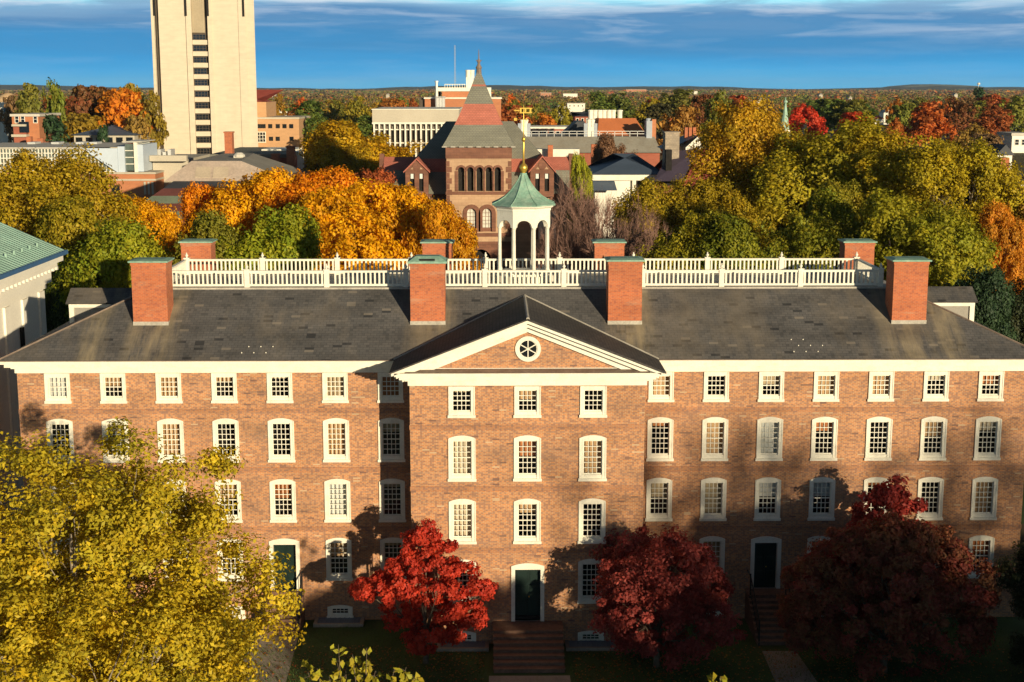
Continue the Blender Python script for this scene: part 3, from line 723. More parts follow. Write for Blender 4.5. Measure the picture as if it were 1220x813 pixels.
# ================================================================== GROUND
GRASS = vary('lawn_grass', (0.050, 0.085, 0.022), 0.9, 0.35, 0.5, 22, bump=0.6, second=(0.085, 0.085, 0.03), thr=(0.5, 0.7), second_amt=0.6)
FARLAND = vary('far_land', (0.075, 0.070, 0.035), 0.95, 0.35, 0.02, 0.35, second=(0.12, 0.07, 0.03), thr=(0.45, 0.6))
ASPHALT = vary('asphalt', (0.05, 0.05, 0.052), 0.9, 0.2, 0.5, 9)
def sheet(name, pts, z, mat, kind='structure'):
    m = MB(); m.face(*[(p[0], p[1], z) for p in pts]); return tag(m.build(name, mat), kind=kind)
def sstep(a, b, v): t = min(1, max(0, (v - a) / (b - a))); return t * t * (3 - 2 * t)
def gz(y):
    """the town stands on a low rise beyond the green"""
    return 9.0 * sstep(285, 370, y) * (1 - sstep(600, 880, y))
m = MB(); rows = [-390, 0, 60, 160, 280] + list(range(290, 900, 15)) + [1000, 1600, 3000, 6000, 8900]
for a, b in zip(rows, rows[1:]):
    for xa, xb in ((-5900, -1200), (-1200, 0), (0, 1200), (1200, 5900)): m.face((xa, a, gz(a)), (xb, a, gz(a)), (xb, b, gz(b)), (xa, b, gz(b)))
tag(m.build('ground', FARLAND), kind='structure')
sheet('lawn', [(-60, 15), (60, 15), (60, YF - .01), (-60, YF - .01)], 0.004, GRASS)
sheet('quad_lawn', [(-90, YB + 1), (90, YB + 1), (90, 148), (-90, 148)], 0.004, GRASS)
g = lambda px, py: at_ground(px, py)
sheet('path', [g(250, 860), g(328, 860), g(357, 753), g(309, 753)], 0.009, CONCRETE)
sheet('path', [g(940, 850), g(1000, 850), g(948, 776), g(908, 776)], 0.009, CONCRETE)
sheet('path', [(-1.7, 20), (1.75, 20), (1.75, 57.4), (-1.7, 57.4)], 0.0085, CONCRETE)
sheet('quad_path', [(-40, 100), (-40, 103), (40, 103), (40, 100)], 0.009, CONCRETE)
m = MB(); hr = random.Random(3)                                                       # the low ridge on the horizon
HILL = vary('far_ridge', (0.045, 0.050, 0.045), 0.95, 0.25, 0.004, 0.03)
X0, n = -5600, 160; prev = None
for i in range(n + 1):
    x = X0 + 11200 * i / n
    h = 27 + 6 * math.sin(i * .17) + 4 * math.sin(i * .41 + 1) + hr.uniform(-2, 2)
    cur = ((x, 6300, -5), (x, 6800, h), (x, 7600, h * .8), (x, 8400, -5))
    if prev:
        for k in range(3): m.face(prev[k], cur[k], cur[k + 1], prev[k + 1])
    prev = cur
tag(m.build('hills', HILL), kind='structure')
m = MB(); bx = at(1115, 100, 8500).x                                                # one blue hill far off to the right
pk = [(bx - 420, -5), (bx + 460, -5), (bx + 230, 34), (bx + 80, 41), (bx - 40, 44), (bx - 180, 33)]
m.prism(pk, 8450, 8850); tag(m.build('far_hill', HILL), kind='structure')

# ================================================================== TREES
def quads_mesh(name, C, Nn, S, cr, cg, aspect=1.5, seed=0, mat=None):
    """many leaf faces: centres C, normals Nn, sizes S; cr mixes the two crown colours, cg is brightness"""
    rg = np.random.default_rng(seed); n = len(C)
    Nn = Nn / (np.linalg.norm(Nn, axis=1, keepdims=True) + 1e-9)
    r = rg.normal(size=(n, 3)); U = np.cross(Nn, r); U /= (np.linalg.norm(U, axis=1, keepdims=True) + 1e-9); V = np.cross(Nn, U)
    S = S[:, None]
    bend = Nn * S * 0.18
    P = np.empty((n, 4, 3), np.float32)
    P[:, 0] = C - U * S * .5 * aspect - bend; P[:, 1] = C + V * S * .42 + bend * .6; P[:, 2] = C + U * S * .5 * aspect - bend; P[:, 3] = C - V * S * .42 + bend * .6
    me = bpy.data.meshes.new(name)
    me.vertices.add(4 * n); me.vertices.foreach_set('co', P.reshape(-1))
    me.loops.add(4 * n); me.loops.foreach_set('vertex_index', np.arange(4 * n, dtype=np.int32))
    me.polygons.add(n); me.polygons.foreach_set('loop_start', np.arange(0, 4 * n, 4, dtype=np.int32)); me.polygons.foreach_set('loop_total', np.full(n, 4, np.int32))
    a = me.color_attributes.new('leaf', 'FLOAT_COLOR', 'POINT')
    cc = np.ones((n, 4, 4), np.float32); cc[:, :, 0] = np.clip(cr, 0, 1)[:, None]; cc[:, :, 1] = np.clip(cg, 0, 1)[:, None]; cc[:, :, 2] = 0
    a.data.foreach_set('color', cc.reshape(-1))
    me.materials.append(mat or LEAF)
    me.update(calc_edges=True); me.validate()
    return me

def sphere_pts(n, rg):
    v = rg.normal(size=(n, 3)); return v / np.linalg.norm(v, axis=1, keepdims=True)

def crown(seed, w, h, zc, n_lobes=11, lobe=0.42, clumps=200, per=60, leaf=0.3, clump_r=0.55, shape='round', flat=0.65, skirt=-0.55, lobes_at=None, shell=(0.72, 1.10)):
    """leaf clumps over the outsides of a handful of lobes; returns leaf arrays and lobe centres for the limbs"""
    rg = np.random.default_rng(seed)
    lob = []
    tries = 0
    if lobes_at: lob = [(np.array(l[:3]), l[3]) for l in lobes_at]
    while not lobes_at and len(lob) < n_lobes and tries < 4000:
        tries += 1
        d = sphere_pts(1, rg)[0]; rr = rg.uniform(0.35, 0.72)
        p = d * rr
        if p[2] < skirt: continue
        if shape == 'spread': p[2] *= 0.7
        if shape == 'cone' and np.hypot(p[0], p[1]) > 0.75 * (0.75 - p[2]): continue
        if all(np.linalg.norm(p - q[0]) > 0.27 for q in lob) or tries > 2000: lob.append((p, lobe * rg.uniform(0.72, 1.18)))
    if not lobes_at: lob.append((np.array([0, 0, .05]), lobe * 1.15))
    cs, co = [], []
    while len(cs) < clumps:
        p, r = lob[rg.integers(len(lob))]
        d = sphere_pts(1, rg)[0]
        if d[2] < -0.55 and rg.random() < .6: continue
        q = p + d * r * rg.uniform(*shell)
        if any(np.linalg.norm(q - p2) < r2 * 0.62 for p2, r2 in lob): continue
        cs.append(q); co.append(d)
    cs = np.array(cs); co = np.array(co)
    sc = np.array([w / 2, w / 2, h / 2])
    cs = cs * sc + np.array([0, 0, zc])
    n = clumps * per
    idx = np.repeat(np.arange(clumps), per)
    crs = clump_r * rg.uniform(0.6, 1.45, size=clumps)
    off = rg.normal(size=(n, 3)); off /= np.linalg.norm(off, axis=1, keepdims=True); off *= (rg.random(n) ** 0.45)[:, None]
    off *= crs[idx][:, None]; off[:, 2] *= flat
    C = cs[idx] + off
    Nn = 0.75 * off / (crs[idx][:, None]) + 0.45 * co[idx] + np.array([0, 0, .30]) + rg.normal(size=(n, 3)) * .42
    S = leaf * rg.uniform(0.6, 1.35, n)
    cm = rg.normal(0.42, 0.24, clumps); ht = (cs[:, 2] - zc) / h
    cr = cm[idx] + rg.normal(0, .20, n) + 0.25 * ht[idx]
    cg = rg.normal(0.5, 0.13, clumps)[idx] + rg.normal(0, .16, n)
    lobes = [(p * sc + np.array([0, 0, zc]), r * w / 2) for p, r in lob]
    # stretch so that the crown really is w wide and h high
    lo, hi = np.percentile(C, 0.4, axis=0), np.percentile(C, 99.6, axis=0)
    k = np.array([w / (hi[0] - lo[0]), w / (hi[1] - lo[1]), h / (hi[2] - lo[2])]) if not lobes_at else np.array([w / (hi[0] - lo[0])] * 2 + [h / (hi[2] - lo[2])])
    o_ = np.array([(lo[0] + hi[0]) / 2 if not lobes_at else 0, (lo[1] + hi[1]) / 2 if not lobes_at else 0, hi[2]]); to = np.array([0, 0, zc + h / 2])
    C = (C - o_) * k + to; cs = (cs - o_) * k + to; lobes = [((p - o_) * k + to, r) for p, r in lobes]
    return C, Nn, S, cr, cg, lobes, cs

def trunk_mb(mb, H, r, lobes, cs, seed, twigs=30, lean=(0, 0), fork=0.3):
    rg = random.Random(seed)
    zf = H * fork
    top = Vector((lean[0], lean[1], H * .8))
    spine = [Vector((0, 0, -.2)), Vector((lean[0] * .1, lean[1] * .1, zf * .5)), Vector((lean[0] * .3, lean[1] * .3, zf)), Vector((lean[0] * .7 + rg.uniform(-.3, .3), lean[1] * .7, H * .58)), top]
    mb.tube(spine, [r * 1.35, r, r * .85, r * .5, r * .14], 9)
    for p, rad in lobes:
        p = Vector(p); z0 = min(max(zf * rg.uniform(.85, 1.2), zf * .6), p.z * .75); t = z0 / (H * .8)
        s = Vector((lean[0] * t, lean[1] * t, z0)); mid = s.lerp(p, .5) + Vector((0, 0, -.04 * H + rg.uniform(-.3, .3)))
        mb.tube([s, mid, p], [r * .48, r * .30, r * .10], 6)
        near = sorted(cs, key=lambda c: (c[0] - p.x) ** 2 + (c[1] - p.y) ** 2 + (c[2] - p.z) ** 2)[:twigs]
        for c in near:
            if rg.random() < .55:
                c = Vector(c); b = mid.lerp(p, rg.uniform(.3, 1)); mb.tube([b, b.lerp(c, .55) + Vector((rg.uniform(-.2, .2), rg.uniform(-.2, .2), rg.uniform(0, .2))), c], [r * .11, r * .06, r * .015], 4, cap=False)

class Proto: pass
def proto(seed, w, h, base, n_lobes, lobe, clumps, per, leaf, clump_r, shape='round', bark=None, twigs=14, r=None, flat=.65, skirt=-.55, fork=.3, cr_shift=0.0, lobes_at=None, shell=(0.72, 1.10), gaps=None):
    """a kind of tree of width w whose crown runs from height base to h: trunk mesh and crown mesh"""
    P = Proto(); P.w, P.h = w, h
    C, Nn, S, cr, cg, lobes, cs = crown(seed, w, h - base, (h + base) / 2, n_lobes, lobe, clumps, per, leaf, clump_r, shape, flat, skirt, lobes_at, shell)
    if gaps:                                                    # holes in the crown where the limbs show
        keep = np.ones(len(C), bool); rq = np.random.default_rng(seed + 1)
        for gx, gy, gz_, gr in gaps: keep &= np.linalg.norm(C - np.array([gx, gy, gz_]), axis=1) > gr * rq.uniform(.75, 1.1, len(C))
        C, Nn, S, cr, cg = C[keep], Nn[keep], S[keep], cr[keep], cg[keep]
    P.crown = quads_mesh('crown', C, Nn, S, cr + cr_shift, cg, seed=seed)
    tb = MB(); trunk_mb(tb, h, r or h * .022, lobes, cs, seed, twigs, fork=fork)
    P.trunk = tb.mesh('trunk', bark or BARK, smooth=True)
    return P
def plant(P, name, label, x, y, w, h, colr, tint, group=None, rz=0.0, z=0.0, cat='tree', gain=1.0):
    """one tree: an Empty at its foot with a trunk and a crown of its own colours"""
    t = bpy.data.objects.new(name, None); col.objects.link(t); tag(t, label, cat, group)
    t.location = (x, y, z); t.rotation_euler = (0, 0, rz); t.scale = (w / P.w, w / P.w, h / P.h)
    for nm, me in (('trunk', P.trunk), ('crown', P.crown)):
        o = bpy.data.objects.new(nm, me); col.objects.link(o); o.parent = t
        if nm == 'crown': o.color = (colr[0] * gain, colr[1] * gain * (.86 if gain > 1.5 else 1), colr[2] * gain, 1); o['tint'] = [tint[0] * gain, tint[1] * gain * (.88 if gain > 1.5 else 1), tint[2] * gain]
    return t

# colours of the season: (first, second)
YEL = ((0.47, 0.335, 0.010), (0.30, 0.28, 0.014)); OLIVE = ((0.310, 0.238, 0.012), (0.385, 0.245, 0.012)); GRNY = ((0.185, 0.235, 0.016), (0.32, 0.290, 0.016))
ORANGE = ((0.620, 0.255, 0.005), (0.560, 0.180, 0.007)); GOLDL = ((0.66, 0.365, 0.005), (0.56, 0.270, 0.006)); RUST = ((0.320, 0.085, 0.022), (0.230, 0.085, 0.025))
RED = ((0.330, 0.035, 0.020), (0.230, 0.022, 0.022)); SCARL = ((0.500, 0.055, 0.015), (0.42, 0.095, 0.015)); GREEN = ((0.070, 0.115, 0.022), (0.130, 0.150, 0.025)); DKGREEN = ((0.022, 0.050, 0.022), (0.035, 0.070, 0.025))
BROWN = ((0.20, 0.115, 0.045), (0.165, 0.105, 0.055)); LIME = ((0.30, 0.34, 0.015), (0.22, 0.27, 0.02)); MAROON = ((0.190, 0.022, 0.022), (0.115, 0.020, 0.022)); DUSK = ((0.115, 0.032, 0.018), (0.100, 0.085, 0.020))

# ---- foreground trees
def px_tree(P, name, label, px, ytop, Y, wpx, cols, group=None, rz=None, z=0.0):
    """a tree at depth Y whose crown is wpx wide and whose top shows at (px, ytop)"""
    p = at(px, ytop, Y); w = wpx / F_PX * (Y / math.cos(PITCH))
    return plant(P, name, label, p.x, Y, w, p.z - z, cols[0], cols[1], group, rz if rz is not None else rnd.uniform(0, 6.28), z, gain=1.3 if px < 600 and not 400 < px < 445 else 1.6)

NEARY = ((0.64, 0.445, 0.020), (0.43, 0.37, 0.028))
near_yellow = proto(101, 13.0, 13.5, 1.8, 26, .33, 920, 165, 0.112, 0.58, gaps=[(.3, -4.6, 4.2, 2.1), (-.3, -3.0, 5.6, 1.5), (2.2, -5.0, 8.6, 1.3), (-2.6, -5.2, 8.0, 1.2), (3.4, -4.4, 4.6, 1.2)], bark=PALEBARK, twigs=18, r=.30, fork=.22, flat=.8)
plant(near_yellow, 'elm_tree', 'large yellow green tree in front of the left wing with pale limbs', at(82, 600, 46).x, 46.0, 13.2, 12.5, *NEARY, rz=0.0)
ML = [(0.02, 0, .78, .16), (-.08, .1, .52, .26), (.22, 0, .38, .27), (-.30, -.1, .18, .30), (.48, .1, .10, .26), (.80, 0, .02, .17), (-.62, 0, .02, .22), (-.88, .1, -.02, .12), (0, .35, .05, .40), (.15, -.38, -.05, .36), (-.35, .1, -.42, .28), (.42, .1, -.42, .30), (.05, -.2, -.55, .3), (-.1, .4, -.45, .3), (.62, -.2, -.30, .2)]
near_maple = proto(102, 6.2, 6.3, 0.9, 13, .34, 330, 100, 0.115, 0.30, 'spread', bark=BARK, r=.11, twigs=10, flat=.5, fork=.22, lobes_at=ML)
plant(near_maple, 'maple_tree', 'bright scarlet maple left of the broad central steps', -4.45, 58.8, 6.0, 6.2, (0.60, 0.062, 0.028), (0.43, 0.036, 0.024), rz=0.0)
near_maple2 = proto(103, 7.4, 6.6, 0.3, 17, .34, 420, 110, 0.115, 0.36, 'round', bark=BARK, r=.13, twigs=10, fork=.2, flat=.75)
plant(near_maple2, 'maple_tree', 'dark crimson maple between the central door and the shaded right door', 5.55, 58.3, 7.0, 6.15, (0.38, 0.072, 0.056), (0.27, 0.045, 0.040), rz=2.2)
ML3 = [(-.08, 0, .62, .26), (.22, 0, .58, .24), (-.38, 0, .42, .30), (.46, .1, .40, .30), (-.62, 0, .12, .32), (.70, 0, .10, .30), (0, -.35, .25, .42), (0, .4, .2, .42), (-.25, -.2, -.2, .42), (.35, -.2, -.2, .42), (-.66, .1, -.35, .30), (.68, .1, -.35, .32), (.05, -.1, -.55, .36)]
near_maple3 = proto(104, 9.2, 7.6, 0.3, 18, .34, 560, 105, 0.12, 0.40, 'round', bark=BARK, r=.16, twigs=10, fork=.2, cr_shift=.1, lobes_at=ML3, flat=.75)
plant(near_maple3, 'maple_tree', 'wide maroon and green maple in front of the right wing', 15.2, 57.6, 8.9, 6.7, (0.31, 0.062, 0.046), (0.235, 0.105, 0.045), rz=0.0)
plant(near_maple, 'maple_tree', 'slim red maple whose top shows above the wide maroon one', 15.9, 60.2, 7.4, 7.6, (0.42, 0.055, 0.040), (0.30, 0.038, 0.032), rz=0.3)
plant(near_maple2, 'shade_tree', 'dark green tree at the right edge before the end of the wing', 22.6, 56.0, 6.0, 6.0, (0.040, 0.060, 0.022), (0.07, 0.06, 0.022), rz=2.6)

# young tree tops with sparse lime leaves just under the camera
def sapling(name, label, x, y, tips, seed, cols):
    t = thing(name, label, 'tree', (x, y, 0)); rg = np.random.default_rng(seed); r2 = random.Random(seed)
    m = MB(); ps, ns = [], []
    zf = min(p.z for p in tips) - 3.2
    m.tube([(x, y, -.2), (x, y, zf * .5), (x, y, zf)], [.11, .08, .06], 7)
    for tip in tips:
        mid = Vector((x, y, zf)).lerp(tip, .55) + Vector((r2.uniform(-.2, .2), r2.uniform(-.2, .2), -.25))
        m.tube([(x, y, zf - r2.uniform(0, .8)), mid, tip], [.035, .02, .006], 5)
        for k in range(26):
            u = r2.random() ** .6; b = mid.lerp(tip, u)
            if r2.random() < .45: continue
            q = b + Vector((r2.uniform(-.16, .16), r2.uniform(-.16, .16), r2.uniform(-.12, .12)))
            m.tube([b, q], [.006, .003], 3, cap=False)
            for _ in range(2): ps.append((q.x + r2.uniform(-.05, .05), q.y + r2.uniform(-.05, .05), q.z + r2.uniform(-.06, .03))); ns.append((r2.uniform(-.6, .6), -0.8, r2.uniform(-.2, .9)))
    m.build('trunk', TWIG if False else BARK, t)
    n = len(ps)
    me = quads_mesh('crown', np.array(ps) - np.array([x, y, 0]), np.array(ns) + rg.normal(size=(n, 3)) * .4, rg.uniform(.10, .19, n), rg.random(n), rg.random(n), 1.4, seed)
    o = bpy.data.objects.new('crown', me); col.objects.link(o); o.parent = t; o.color = (*cols[0], 1); o['tint'] = [*cols[1]]
    return t
LIMEY = ((0.33, 0.33, 0.03), (0.40, 0.30, 0.02))
sapling('sapling', 'sparse young tree with lime leaves at the lower edge before the scarlet maple', at(425, 800, 36).x, 36,
        [at(a, b, 36 + c) for a, b, c in ((362, 790, .4), (378, 797, -.3), (392, 806, .2), (402, 790, -.5), (412, 800, .5), (403, 768, .2), (437, 772, -.2), (420, 780, .3), (447, 800, .1), (470, 797, -.4), (484, 795, .3), (495, 805, 0), (430, 797, .6))], 5, LIMEY)
sapling('sapling', 'few lime leaf tips showing at the lower edge by the crimson maple', at(855, 808, 36).x, 36,
        [at(a, b, 36 + c) for a, b, c in ((848, 808, .2), (858, 806, -.3), (866, 811, .3))], 6, LIMEY)

# ---- trees beside and behind the camera that shade the lawn and the right wing (out of the frame)
shade = proto(110, 10.0, 12.0, 1.0, 14, .40, 240, 60, 0.42, 0.75, r=.22)
SHADE = [(15.0, 22.0, 8, 9.6), (19.8, 21.0, 7, 10.1), (24.6, 20.5, 7.5, 10.6), (31.5, 21.0, 9.0, 12.3), (39.0, 19.5, 9, 10.2), (46.0, 21.0, 9.5, 11.2), (53.0, 20.0, 10, 14.0)]
for i, (x, y, w, h) in enumerate(SHADE):
    plant(shade, 'shade_tree', 'tree of the row across the lawn that shades the foot of the hall', x, y, w, h, *OLIVE, group='trees across the lawn', rz=i * 1.3)

# fallen leaves on the lawn, thickest under the maples
def litter():
    rg = np.random.default_rng(55); n = 5200
    cx = rg.choice([-4.5, 5.6, 15.2, -14, 0], n, p=[.25, .27, .25, .13, .10]); X = cx + rg.normal(0, 3.4, n); Y = 58.5 + rg.normal(0, 2.4, n)
    k = (Y < 60.8) & (Y > 50) & ~((abs(X) < 1.9) & (Y > 56.5)); X, Y = X[k], Y[k]; n = len(X)
    me = quads_mesh('fallen_leaves', np.stack([X, Y, np.full(n, .03) + rg.random(n) * .03], 1), rg.normal(0, .35, (n, 3)) + np.array([0, 0, 1]), rg.uniform(.05, .11, n), rg.random(n), rg.random(n), 1.3, 9)
    o = bpy.data.objects.new('fallen_leaves', me); col.objects.link(o); o.color = (.30, .07, .03, 1); o['tint'] = [.34, .20, .04]; tag(o, 'fallen red and yellow leaves on the shaded lawn', 'leaves', kind='stuff')
litter()
# short blades of the lawn itself
def blades():
    rg = np.random.default_rng(56); n = 42000; X = rg.uniform(-14, 22, n); Y = rg.uniform(54, 63.8, n)
    k = ~((abs(X) < 1.8) & (Y > 56)) & ~((abs(X + 11.3) < 1.3) & (Y > 61)) & ~((abs(X - 11.3) < 1.3) & (Y > 59.8)); X, Y = X[k], Y[k]; n = len(X)
    tri = np.empty((n, 3, 3), np.float32); h = rg.uniform(.04, .11, n); a = rg.uniform(0, 6.28, n); w = .014
    tri[:, 0] = np.stack([X - w * np.cos(a), Y - w * np.sin(a), 0 * X], 1); tri[:, 1] = np.stack([X + w * np.cos(a), Y + w * np.sin(a), 0 * X], 1); tri[:, 2] = np.stack([X + rg.normal(0, .03, n), Y + rg.normal(0, .03, n), h], 1)
    me = bpy.data.meshes.new('grass'); me.vertices.add(3 * n); me.vertices.foreach_set('co', tri.reshape(-1)); me.loops.add(3 * n); me.loops.foreach_set('vertex_index', np.arange(3 * n, dtype=np.int32))
    me.polygons.add(n); me.polygons.foreach_set('loop_start', np.arange(0, 3 * n, 3, dtype=np.int32)); me.polygons.foreach_set('loop_total', np.full(n, 3, np.int32)); me.update(calc_edges=True); me.materials.append(vary('grass_blade', (.075, .13, .028), .8, .4, .6, 6))
    o = bpy.data.objects.new('grass', me); col.objects.link(o); tag(o, 'short green grass at the foot of the hall', 'grass', kind='stuff')
blades()
# ================================================================== OTHER BUILDINGS
STONE_BUFF = brickmat('buff_ashlar', (0.50, 0.33, 0.21), (0.44, 0.28, 0.18), (0.36, 0.23, 0.15), 0.7, 0.32, 0.012, big=0.15)
STONE_BROWN = brickmat('brown_ashlar', (0.225, 0.105, 0.070), (0.19, 0.088, 0.062), (0.14, 0.075, 0.055), 0.6, 0.30, 0.012, big=0.22)
SLATE_GREEN = brickmat('grey_green_slate', (0.21, 0.21, 0.175), (0.235, 0.23, 0.185), (0.09, 0.09, 0.08), 0.3, 0.2, 0.012, big=0.15)
SLATE_RED = brickmat('red_slate', (0.52, 0.175, 0.125), (0.45, 0.15, 0.11), (0.22, 0.09, 0.07), 0.3, 0.2, 0.012, big=0.15)
TOWER_C = brickmat('tower_concrete', (0.63, 0.545, 0.42), (0.61, 0.525, 0.405), (0.56, 0.48, 0.37), 3.2, 1.2, 0.02, big=0.07, stain=((0.55, 0.44, 0.31), (0.12, 0.12, 0.02), 0.55, 0.8, 0.4))
TOWER_D = vary('tower_recess', (0.10, 0.078, 0.06), 0.9, 0.2, 0.3, 2)
ORANGE_BRICK = brickmat('orange_brick', (0.53, 0.20, 0.085), (0.46, 0.17, 0.08), (0.40, 0.22, 0.14), 0.21, 0.07, 0.008, big=0.1)
TAN_BRICK = brickmat('tan_brick', (0.56, 0.32, 0.16), (0.50, 0.28, 0.14), (0.46, 0.30, 0.18), 0.21, 0.07, 0.008, big=0.1)
RED_BRICK = brickmat('red_brick', (0.38, 0.10, 0.06), (0.31, 0.085, 0.055), (0.30, 0.16, 0.11), 0.21, 0.07, 0.008, big=0.15)
TERRA = vary('terracotta_panel', (0.55, 0.175, 0.065), 0.8, 0.12, 0.4, 3)
GREYROOF = vary('grey_metal_roof', (0.30, 0.28, 0.235), 0.7, 0.16, 0.3, 3, second=(0.26, 0.22, 0.17))
DARKROOF = vary('dark_slate_roof', (0.050, 0.054, 0.065), 0.6, 0.25, 0.5, 5)
BLUEROOF = vary('blue_grey_roof', (0.085, 0.115, 0.165), 0.5, 0.15, 0.3, 4)
PALEROOF = vary('pale_roof', (0.55, 0.52, 0.46), 0.8, 0.12, 0.2, 3)
REDROOF = vary('red_roof', (0.33, 0.070, 0.050), 0.75, 0.2, 0.5, 5)
VERDIG = vary('pale_verdigris', (0.33, 0.50, 0.40), 0.6, 0.15, 0.8, 6)
STEEL = vary('pale_steel', (0.62, 0.62, 0.60), 0.4, 0.08, 1, 6, metal=0.3)
BLUEPANEL = vary('pale_blue_panel', (0.52, 0.60, 0.70), 0.5, 0.05, 0.5, 4)
CONC2 = vary('pale_concrete', (0.50, 0.45, 0.36), 0.85, 0.1, 0.3, 4)
BAND_A = vary('oxblood_roofing', (0.17, 0.058, 0.050), 0.8, 0.15, 0.5, 4); BAND_B = vary('sage_roofing', (0.20, 0.24, 0.17), 0.8, 0.15, 0.5, 4)
PINKISH = vary('weathered_tin', (0.44, 0.35, 0.29), 0.75, 0.2, 0.35, 4, second=(0.34, 0.29, 0.25))

WINCACHE = {}
def flat_window(w, h, frame, cols_=2, rows_=2, fw=0.09):
    """a framed window that stands on a wall: frame and bars proud, glass just off the wall (origin bottom centre, facing -y)"""
    key = (round(w, 2), round(h, 2), frame.name, cols_, rows_, fw)
    if key not in WINCACHE:
        m = MB(); f = fw
        m.mi = 0
        m.box(-w / 2, -w / 2 + f, -.08, .02, 0, h); m.box(w / 2 - f, w / 2, -.08, .02, 0, h); m.box(-w / 2 + f, w / 2 - f, -.08, .02, h - f, h); m.box(-w / 2 + f, w / 2 - f, -.12, .02, 0, f)
        for i in range(1, cols_): x = -w / 2 + w * i / cols_; m.box(x - f * .3, x + f * .3, -.05, .0, f, h - f)
        for j in range(1, rows_): z = h * j / rows_; m.box(-w / 2 + f, w / 2 - f, -.049, .0, z - f * .3, z + f * .3)
        m.mi = 1; m.face((-w / 2 + f, -.02, f), (w / 2 - f, -.02, f), (w / 2 - f, -.02, h - f), (-w / 2 + f, -.02, h - f))
        WINCACHE[key] = m.mesh('window', [frame, DARKGLASS])
    return WINCACHE[key]
def win_row(b, mesh, xs, y, z, rz=0.0):
    for x in xs:
        o = place('window', mesh, b, (x, y, z)); o.rotation_euler = (0, 0, rz)
def even(a, b, n): return [a + (b - a) * (i + .5) / n for i in range(n)]

def hip(mb, x0, x1, y0, y1, z0, z1, inset=None):
    k = inset if inset is not None else (y1 - y0) / 2 * .98
    ym = (y0 + y1) / 2; a, b = (x0 + k, ym, z1), (x1 - k, ym, z1)
    mb.face((x0, y0, z0), (x1, y0, z0), b, a); mb.face((x1, y1, z0), (x0, y1, z0), a, b)
    mb.face((x1, y0, z0), (x1, y1, z0), b); mb.face((x0, y1, z0), (x0, y0, z0), a)
    mb.face((x0, y1, z0), (x1, y1, z0), (x1, y0, z0), (x0, y0, z0))

# ---- white temple with a green copper roof beside the hall, at the left edge
t = thing('white_temple', 'white building with ribbed green copper roof beside the left end of the hall', 'building', (-33, 80, 0))
xe, yfar, ynear, ez = -27.0, 85.0, 58.0, 15.15
hwid = 7.4; xr = xe - hwid; rz_ = ez + 3.3
m = MB(); m.box(xr - hwid + 1.15, xe - 1.15, ynear + 1, yfar - 1.0, -.3, 13.0); m.box(xr - hwid + 1.0, xe - 1.0, ynear + .85, yfar - .85, 13.001, 13.35)
for i in range(9): y = yfar - 1.6 - i * 3.0; m.box(xe - 1.155, xe - 1.03, y - .45, y + .45, 0, 12.9)
m.build('wall', CREAM, t)
m = MB(); m.box(xr - hwid + .75, xe - .75, ynear + .6, yfar - .6, 13.352, 14.2); m.box(xr - hwid + .45, xe - .45, ynear + .3, yfar - .3, 14.201, 14.55); m.box(xr - hwid + .15, xe - .15, ynear, yfar - .05, 14.551, 14.98)
for i in range(40): y = ynear + 1 + i * .66; m.box(xe - .75, xe - .5, y, y + .25, 14.0, 14.19)
m.build('cornice', CREAM, t)
m = MB()
for s in (1, -1):
    q = [(xr + s * hwid, ynear - .1, ez), (xr + s * hwid, yfar, ez), (xr, yfar, rz_), (xr, ynear - .1, rz_)]; q = q if s > 0 else q[::-1]; m.face(*q)
    for i in range(56):
        y = ynear + i * .485
        if y < yfar: m.add([(xr + s * hwid, y, ez + .002), (xr + s * hwid, y + .05, ez + .002), (xr, y + .05, rz_ + .002), (xr, y, rz_ + .002), (xr + s * hwid, y, ez + .035), (xr + s * hwid, y + .05, ez + .035), (xr, y + .05, rz_ + .035), (xr, y, rz_ + .035)],
                          [(4, 5, 6, 7), (0, 4, 7, 3), (1, 2, 6, 5), (0, 1, 5, 4)] if s > 0 else [(7, 6, 5, 4), (3, 7, 4, 0), (5, 6, 2, 1), (4, 5, 1, 0)])
m.face((xr - hwid, yfar, ez), (xr, yfar, rz_), (xr + hwid, yfar, ez)); m.face((xr + hwid, ynear - .1, ez), (xr, ynear - .1, rz_), (xr - hwid, ynear - .1, ez))
for i in range(14): y = yfar - 2.2 - i * 1.35; p = .86; m.box(xe - hwid * .14, xe - hwid * .14 + .12, y, y + .16, ez + .46, ez + .68)
m.build('roof', vary('ribbed_copper', (0.28, 0.44, 0.37), 0.55, 0.14, 0.6, 6, second=(0.36, 0.50, 0.42)), t)
m = MB(); m.box(xe - .16, xe + .14, ynear, yfar + .02, ez - .20, ez + .03); m.build('gutter', vary('blue_gutter', (0.055, 0.14, 0.30), 0.45, 0.15, 1, 6), t)
m = MB(); m.box(xe - 1.13, xe - .98, 79.4, 79.75, 8.6, 11.4); m.build('slit_window', ROOM, t)

# ---- sandstone hall with the pointed tower, across the green
YS = 150.0
S = lambda px, py, Y=YS: at(px, py, Y)
x0, x1 = S(532, 200).x, S(609, 200).x
xc = (x0 + x1) / 2; tw = x1 - x0
zs = lambda py, Y=YS: at(570, py, Y).z
t = thing('sandstone_hall', 'romanesque sandstone hall with steep banded slate tower roof across the green', 'building', (xc, YS + 12, 0))
